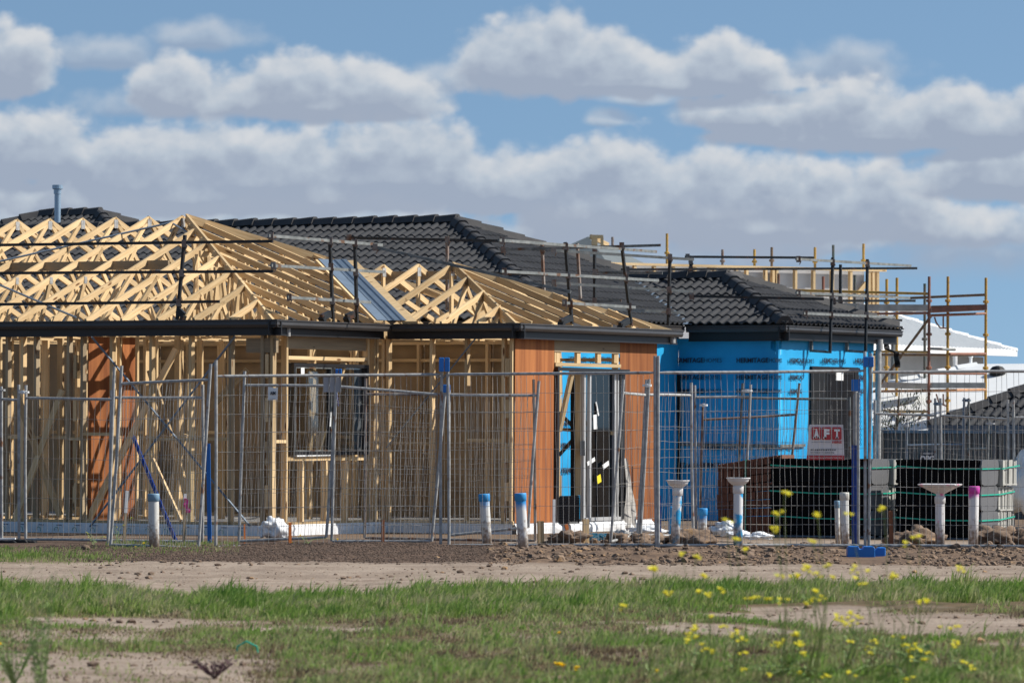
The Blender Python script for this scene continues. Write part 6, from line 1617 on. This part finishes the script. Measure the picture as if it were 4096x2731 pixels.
weed('weed with upright heads between the two lower clusters', 29, hz((1670, 1440), (1683, 1455), (1692, 1448), (1705, 1465), (1715, 1500)), seed=14, r=.013)
weed('weed with two large blossoms low in the grass', 29, hz((1785, 1478), (1790, 1485), (1800, 1470), (1838, 1475), (1830, 1455)), seed=15, r=.016)
weed('weed with a spray of flowers near the lower right corner', 29.5, hz((2080, 1480), (2092, 1490), (2100, 1482), (2115, 1495), (2130, 1500), (2095, 1510), (2120, 1515), (2075, 1465)), seed=16, r=.013)
weed('weed with flowers at the lower right beside the sand', 29, hz((2190, 1480), (2200, 1475), (2212, 1520), (2230, 1530), (2195, 1440), (2160, 1440)), seed=17, r=.014)
weed('weed with small flowers near the bottom edge right of the middle', 29.5, hz((1960, 1475), (1992, 1485), (1998, 1500), (2010, 1470), (1950, 1545), (2080, 1560), (2095, 1555)), seed=18, r=.013)
weed('weed with flowers along the bottom edge', 28.8, hz((1705, 1535), (1765, 1548), (1835, 1545), (1900, 1552), (1845, 1500)), seed=19, r=.013)
weed('low weed with one deep yellow open flower', 28.2, hz((1288, 1524),), 'orangepetal', 4, 20, .017, 'deep yellow flowers low in the grass', n=9)
weed('low weed with a small deep yellow flower right of the open one', 28.4, hz((1327, 1532),), 'orangepetal', 4, 21, .012, 'deep yellow flowers low in the grass', n=9)
weed('low weed with a half turned deep yellow flower', 28.0, hz((1510, 1540), (1524, 1566)), 'orangepetal', 4, 22, .014, 'deep yellow flowers low in the grass', n=9)
weed('low weed with a single flower near the green band', 31.5, hz((1285, 1452),), 'orangepetal', 4, 23, .011, 'deep yellow flowers low in the grass', n=9)
weed('low weed with a flower at the left edge', 29, hz((2, 1479),), 'orangepetal', 4, 24, .013, 'deep yellow flowers low in the grass', n=9)
weed('bushy weed with tiny yellow flowers at the foot of the pipe', 57.9, hz((300, 1262), (312, 1255), (325, 1268), (330, 1248), (283, 1265), (345, 1275), (357, 1265), (318, 1277), (395, 1258), (410, 1268)), 'orangepetal', 14, 25, .014, 'small weeds along the fence')
weed('thin weed with tiny yellow flowers by the white sheeting', 59.6, hz((690, 1230), (672, 1245), (775, 1238), (688, 1252)), 'orangepetal', 8, 26, .012, 'small weeds along the fence')
weed('thin weed with pale flowers on the shaded slab edge', 60, hz((268, 1210), (255, 1222), (282, 1205), (300, 1190), (250, 1190)), 'petal2', 10, 27, .011, 'small weeds along the fence')
weed('small weed by the black rubber blocks', 59, hz((208, 1235), (240, 1232), (200, 1222)), 'petal2', 12, 28, .009, 'small weeds along the fence')
def tuft(label, d, px, top, seed, mt, spread=.09, n=26, cat='weed', grp=None):
    rr = random.Random(seed); b = P(px, 2000, d); b = V((b.x, d, gz(b.x, d))); H_ = P(px, top, d).z-b.z; m = MB()
    for i in range(n):
        a = rr.random()*6.28; L_ = H_*rr.uniform(.35, 1); q = b+V((math.cos(a)*spread*L_/H_, math.sin(a)*spread*L_/H_, L_)); mid = (b+q)/2+V((rr.gauss(0, .012), 0, .02)); m.path([b, mid, q], [.003, .002, .001], 3, False)
        for k in range(7):
            c = b+(q-b)*rr.uniform(.3, 1); aa = rr.random()*6.28; e = c+V((math.cos(aa)*.03, math.sin(aa)*.03, .015)); s = V((0, 0, .005)); m.add([c, (c+e)/2+s, e, (c+e)/2-s], [(0, 1, 2, 3)])
    o = m.build('weed', M[mt]); return tag(rebase(o, b), label, cat, grp)
tuft('blurred feathery green weed standing tallest at the left edge', 24, 165, 2225, 1, 'stem', .09, 26)
tuft('short feathery green weed at the lower left edge', 27, 60, 2440, 2, 'stem', .24, 34)
tuft('dark purple weed at the bottom edge left of the middle', 28.2, 860, 2630, 3, 'purple', .16, 26)
tuft('dark green spiky weed beside the sandy patch on the right', 29.5, 3640, 2570, 4, 'stem', .16, 34)
m = MB(); c = G(985, 2615); m.path([c+V((-.06, 0, 0)), c+V((-.06, 0, .05)), c+V((0, 0, .085)), c+V((.07, 0, .05)), c+V((.075, 0, .0))], .006, 6); o = m.build('bottle_ring', M['strap']); tag(rebase(o, c), 'bent loop of pale green strapping in the foreground grass', 'strapping')
# ================================================================== camera, light, sky
cam = bpy.data.cameras.new('camera'); co = bpy.data.objects.new('camera', cam); COL.objects.link(co); sc.camera = co
co.location = (0, 0, EYE); co.rotation_euler = (math.pi/2, -ROLL, 0)
cam.sensor_width = 36; cam.lens = 36*FPX/4096; cam.clip_end = 6000; cam.clip_start = .5; cam.shift_y = (HY-1365.5)/4096
cam.dof.use_dof = True; cam.dof.focus_distance = 62; cam.dof.aperture_fstop = 5.6
SAZ, SEL = 5, 42
sd_ = V((math.cos(math.radians(SAZ))*math.cos(math.radians(SEL)), math.sin(math.radians(SAZ))*math.cos(math.radians(SEL)), math.sin(math.radians(SEL))))
sl = bpy.data.lights.new('sun', 'SUN'); sl.energy = 5.0; sl.angle = math.radians(.53); sl.color = (1, .95, .87)
so = bpy.data.objects.new('sun', sl); COL.objects.link(so); so.rotation_euler = sd_.to_track_quat('Z', 'Y').to_euler()
w = bpy.data.worlds.new('World'); sc.world = w; w.use_nodes = True; NT = w.node_tree; N = NT.nodes; L = NT.links
bg = N['Background']; bg.inputs['Strength'].default_value = .1
sky = N.new('ShaderNodeTexSky'); sky.sky_type = 'NISHITA'; sky.sun_disc = False; sky.sun_elevation = math.radians(SEL); sky.sun_rotation = math.radians(90-SAZ); sky.air_density = 1; sky.dust_density = .6; sky.ozone_density = 1.4
tc = N.new('ShaderNodeTexCoord'); sp_ = N.new('ShaderNodeSeparateXYZ'); L.new(tc.outputs['Generated'], sp_.inputs[0])
def mth(op, a, b=None, c=None, clamp=False):
    n = N.new('ShaderNodeMath'); n.operation = op; n.use_clamp = clamp
    for i, q in enumerate((a, b, c)):
        if q is None: continue
        if isinstance(q, (int, float)): n.inputs[i].default_value = q
        else: L.new(q, n.inputs[i])
    return n.outputs[0]
def smst(v, lo, hi):
    n = N.new('ShaderNodeMapRange'); n.interpolation_type = 'SMOOTHSTEP'; n.inputs['From Min'].default_value = lo; n.inputs['From Max'].default_value = hi; L.new(v, n.inputs['Value']); return n.outputs[0]
# look a little higher up in the Nishita sky than the true direction: deeper blue near the horizon
up_ = mth('MULTIPLY_ADD', sp_.outputs['Z'], 1.6, .22)
cb = N.new('ShaderNodeCombineXYZ'); L.new(sp_.outputs['X'], cb.inputs[0]); L.new(sp_.outputs['Y'], cb.inputs[1]); L.new(up_, cb.inputs[2])
nr = N.new('ShaderNodeVectorMath'); nr.operation = 'NORMALIZE'; L.new(cb.outputs[0], nr.inputs[0]); L.new(nr.outputs[0], sky.inputs['Vector'])
ay = mth('MAXIMUM', mth('ABSOLUTE', sp_.outputs['Y']), .02)
U = mth('DIVIDE', sp_.outputs['X'], ay); Wv = mth('DIVIDE', sp_.outputs['Z'], ay)   # tangent of bearing and elevation
cc = N.new('ShaderNodeCombineXYZ'); L.new(U, cc.inputs[0]); L.new(Wv, cc.inputs[1])
def billow(vec):
    """cauliflower noise, shared by every cloud layer"""
    mp = N.new('ShaderNodeMapping'); mp.inputs['Location'].default_value = (3.1, 1.7, 0); mp.inputs['Scale'].default_value = (1, 1.25, 1); L.new(vec, mp.inputs['Vector'])
    n1 = N.new('ShaderNodeTexNoise'); n1.noise_dimensions = '2D'; n1.inputs['Scale'].default_value = 62; n1.inputs['Detail'].default_value = 7; n1.inputs['Roughness'].default_value = .55; L.new(mp.outputs[0], n1.inputs['Vector'])
    v1 = N.new('ShaderNodeTexVoronoi'); v1.voronoi_dimensions = '2D'; v1.feature = 'SMOOTH_F1'; v1.inputs['Scale'].default_value = 130; v1.inputs['Smoothness'].default_value = .35; L.new(mp.outputs[0], v1.inputs['Vector'])
    v2 = N.new('ShaderNodeTexVoronoi'); v2.voronoi_dimensions = '2D'; v2.inputs['Scale'].default_value = 290; L.new(mp.outputs[0], v2.inputs['Vector'])
    return mth('ADD', mth('MULTIPLY', mth('SUBTRACT', n1.outputs['Fac'], .5), 2.7), mth('ADD', mth('MULTIPLY', mth('SUBTRACT', .42, v1.outputs['Distance']), .60), mth('MULTIPLY', mth('SUBTRACT', .42, v2.outputs['Distance']), .28)))
b1 = billow(cc.outputs[0])
o_ = N.new('ShaderNodeVectorMath'); o_.operation = 'ADD'; L.new(cc.outputs[0], o_.inputs[0]); o_.inputs[1].default_value = (18/FPX, 62/FPX, 0)
b2 = billow(o_.outputs[0])
def layer_group(name, blobs, seed, amp):
    global N, L
    g = bpy.data.node_groups.new(name, 'ShaderNodeTree'); g.interface.new_socket('P', in_out='INPUT', socket_type='NodeSocketVector'); g.interface.new_socket('F', in_out='OUTPUT', socket_type='NodeSocketFloat')
    N0, L0 = N, L; N, L = g.nodes, g.links
    gi = N.new('NodeGroupInput'); go_ = N.new('NodeGroupOutput')
    sx = N.new('ShaderNodeSeparateXYZ'); L.new(gi.outputs[0], sx.inputs[0])
    fld = None
    for (cx_, by_, rx, hh) in blobs:
        du = mth('MULTIPLY', mth('ADD', sx.outputs[0], -(cx_-CX)/FPX), FPX/rx); dv = mth('MULTIPLY', mth('ADD', sx.outputs[1], -(HY-by_)/FPX), FPX/hh)
        dv2 = mth('ADD', dv, mth('MULTIPLY', mth('MINIMUM', dv, 0), 1.1))
        q = mth('ADD', mth('MULTIPLY', du, du), mth('MULTIPLY', dv2, dv2)); v_ = mth('SUBTRACT', 1, mth('SQRT', q))
        fld = v_ if fld is None else mth('SMOOTH_MAX', fld, v_, .12)
    L.new(mth('MAXIMUM', fld, -1.5), go_.inputs[0])
    N, L = N0, L0
    return g
def layer(col_in, name, blobs, seed, amp=.42, dens=.97, up=62, soft=.22, tone=0):
    g = layer_group(name, blobs, seed, amp)
    s1 = N.new('ShaderNodeGroup'); s1.node_tree = g; L.new(cc.outputs[0], s1.inputs[0])
    s2 = N.new('ShaderNodeGroup'); s2.node_tree = g; L.new(o_.outputs[0], s2.inputs[0])
    f1 = mth('ADD', s1.outputs[0], mth('MULTIPLY', b1, amp)); f2 = mth('ADD', s2.outputs[0], mth('MULTIPLY', b2, amp))
    al = mth('MULTIPLY', smst(f1, -.02, soft), dens)
    d = mth('SUBTRACT', f1, f2)
    # lit rim: little cloud above; relief: slope of the field towards the sun
    rim = smst(mth('MULTIPLY', f2, -1), -.62, .10)
    rel = smst(d, -.25, .75)
    lit = mth('ADD', mth('MULTIPLY', rim, .55), mth('MULTIPLY', rel, .50-tone))
    cr = N.new('ShaderNodeValToRGB'); e = cr.color_ramp.elements
    e[0].position = .10; e[0].color = (2.95, 3.45, 4.35, 1); e[1].position = .95; e[1].color = (5.8, 5.95, 6.15, 1); x_ = e.new(.5); x_.color = (4.1, 4.65, 5.35, 1)
    L.new(lit, cr.inputs[0])
    mx = N.new('ShaderNodeMix'); mx.data_type = 'RGBA'; L.new(al, mx.inputs['Factor']); L.new(col_in, mx.inputs['A']); L.new(cr.outputs[0], mx.inputs['B']); return mx.outputs['Result']
hs = N.new('ShaderNodeMix'); hs.data_type = 'RGBA'; hs.blend_type = 'MULTIPLY'; hs.inputs['Factor'].default_value = 1; L.new(sky.outputs[0], hs.inputs['A']); hs.inputs['B'].default_value = (1.06, 1.16, 1.12, 1)
c_ = hs.outputs['Result']
c_ = layer(c_, 'haze_bank', [(300, 990, 800, 300), (1300, 1000, 900, 260), (2700, 1040, 1200, 260), (3900, 1000, 800, 260), (5200, 900, 800, 200), (-1000, 900, 800, 250)], 5, .30, .72, 60, .9)
c_ = layer(c_, 'low_bank', [(200, 930, 520, 190), (1000, 930, 620, 170), (1500, 900, 400, 130), (2350, 950, 560, 150), (3100, 960, 700, 170), (3900, 930, 500, 140)], 6, .38, .80, 60, .4, .12)
c_ = layer(c_, 'main_bank', [(130, 640, 330, 260), (560, 740, 520, 290), (1000, 740, 600, 290), (1560, 720, 420, 300), (900, 800, 1400, 180), (2050, 780, 460, 210), (2420, 830, 460, 310), (2850, 860, 600, 300), (3350, 870, 560, 260), (3000, 910, 1250, 150), (-900, 700, 700, 300), (4950, 800, 700, 300)], 1, .31, .96, 62, .27)
c_ = layer(c_, 'faint_wisps', [(830, 165, 270, 110), (430, 245, 260, 120), (2540, 395, 190, 70), (3330, 290, 380, 150), (2420, 480, 120, 70), (1750, 330, 200, 120), (900, 440, 900, 130)], 2, .35, .62, 40, .6, .25)
c_ = layer(c_, 'upper_bank', [(2180, 290, 440, 270), (2480, 310, 420, 190), (2880, 310, 320, 200), (2560, 335, 800, 100), (3450, 520, 600, 215), (2980, 480, 320, 150), (3850, 510, 460, 205), (3500, 540, 860, 130), (4250, 490, 300, 220), (1180, 410, 380, 210), (1480, 415, 330, 200), (670, 400, 200, 190), (1250, 430, 580, 110), (30, 310, 200, 260), (3980, 720, 420, 200), (5600, 300, 700, 260), (-1700, 400, 700, 260)], 3, .31, .96, 62, .27)
L.new(c_, bg.inputs['Color'])
w.cycles.sampling_method = 'MANUAL'; w.cycles.sample_map_resolution = 512
sc.view_settings.view_transform = 'Standard'; sc.view_settings.look = 'None'; sc.view_settings.exposure = .25; sc.view_settings.gamma = 1
sc.cycles.max_bounces = 5; sc.cycles.transparent_max_bounces = 12; sc.cycles.use_denoising = True
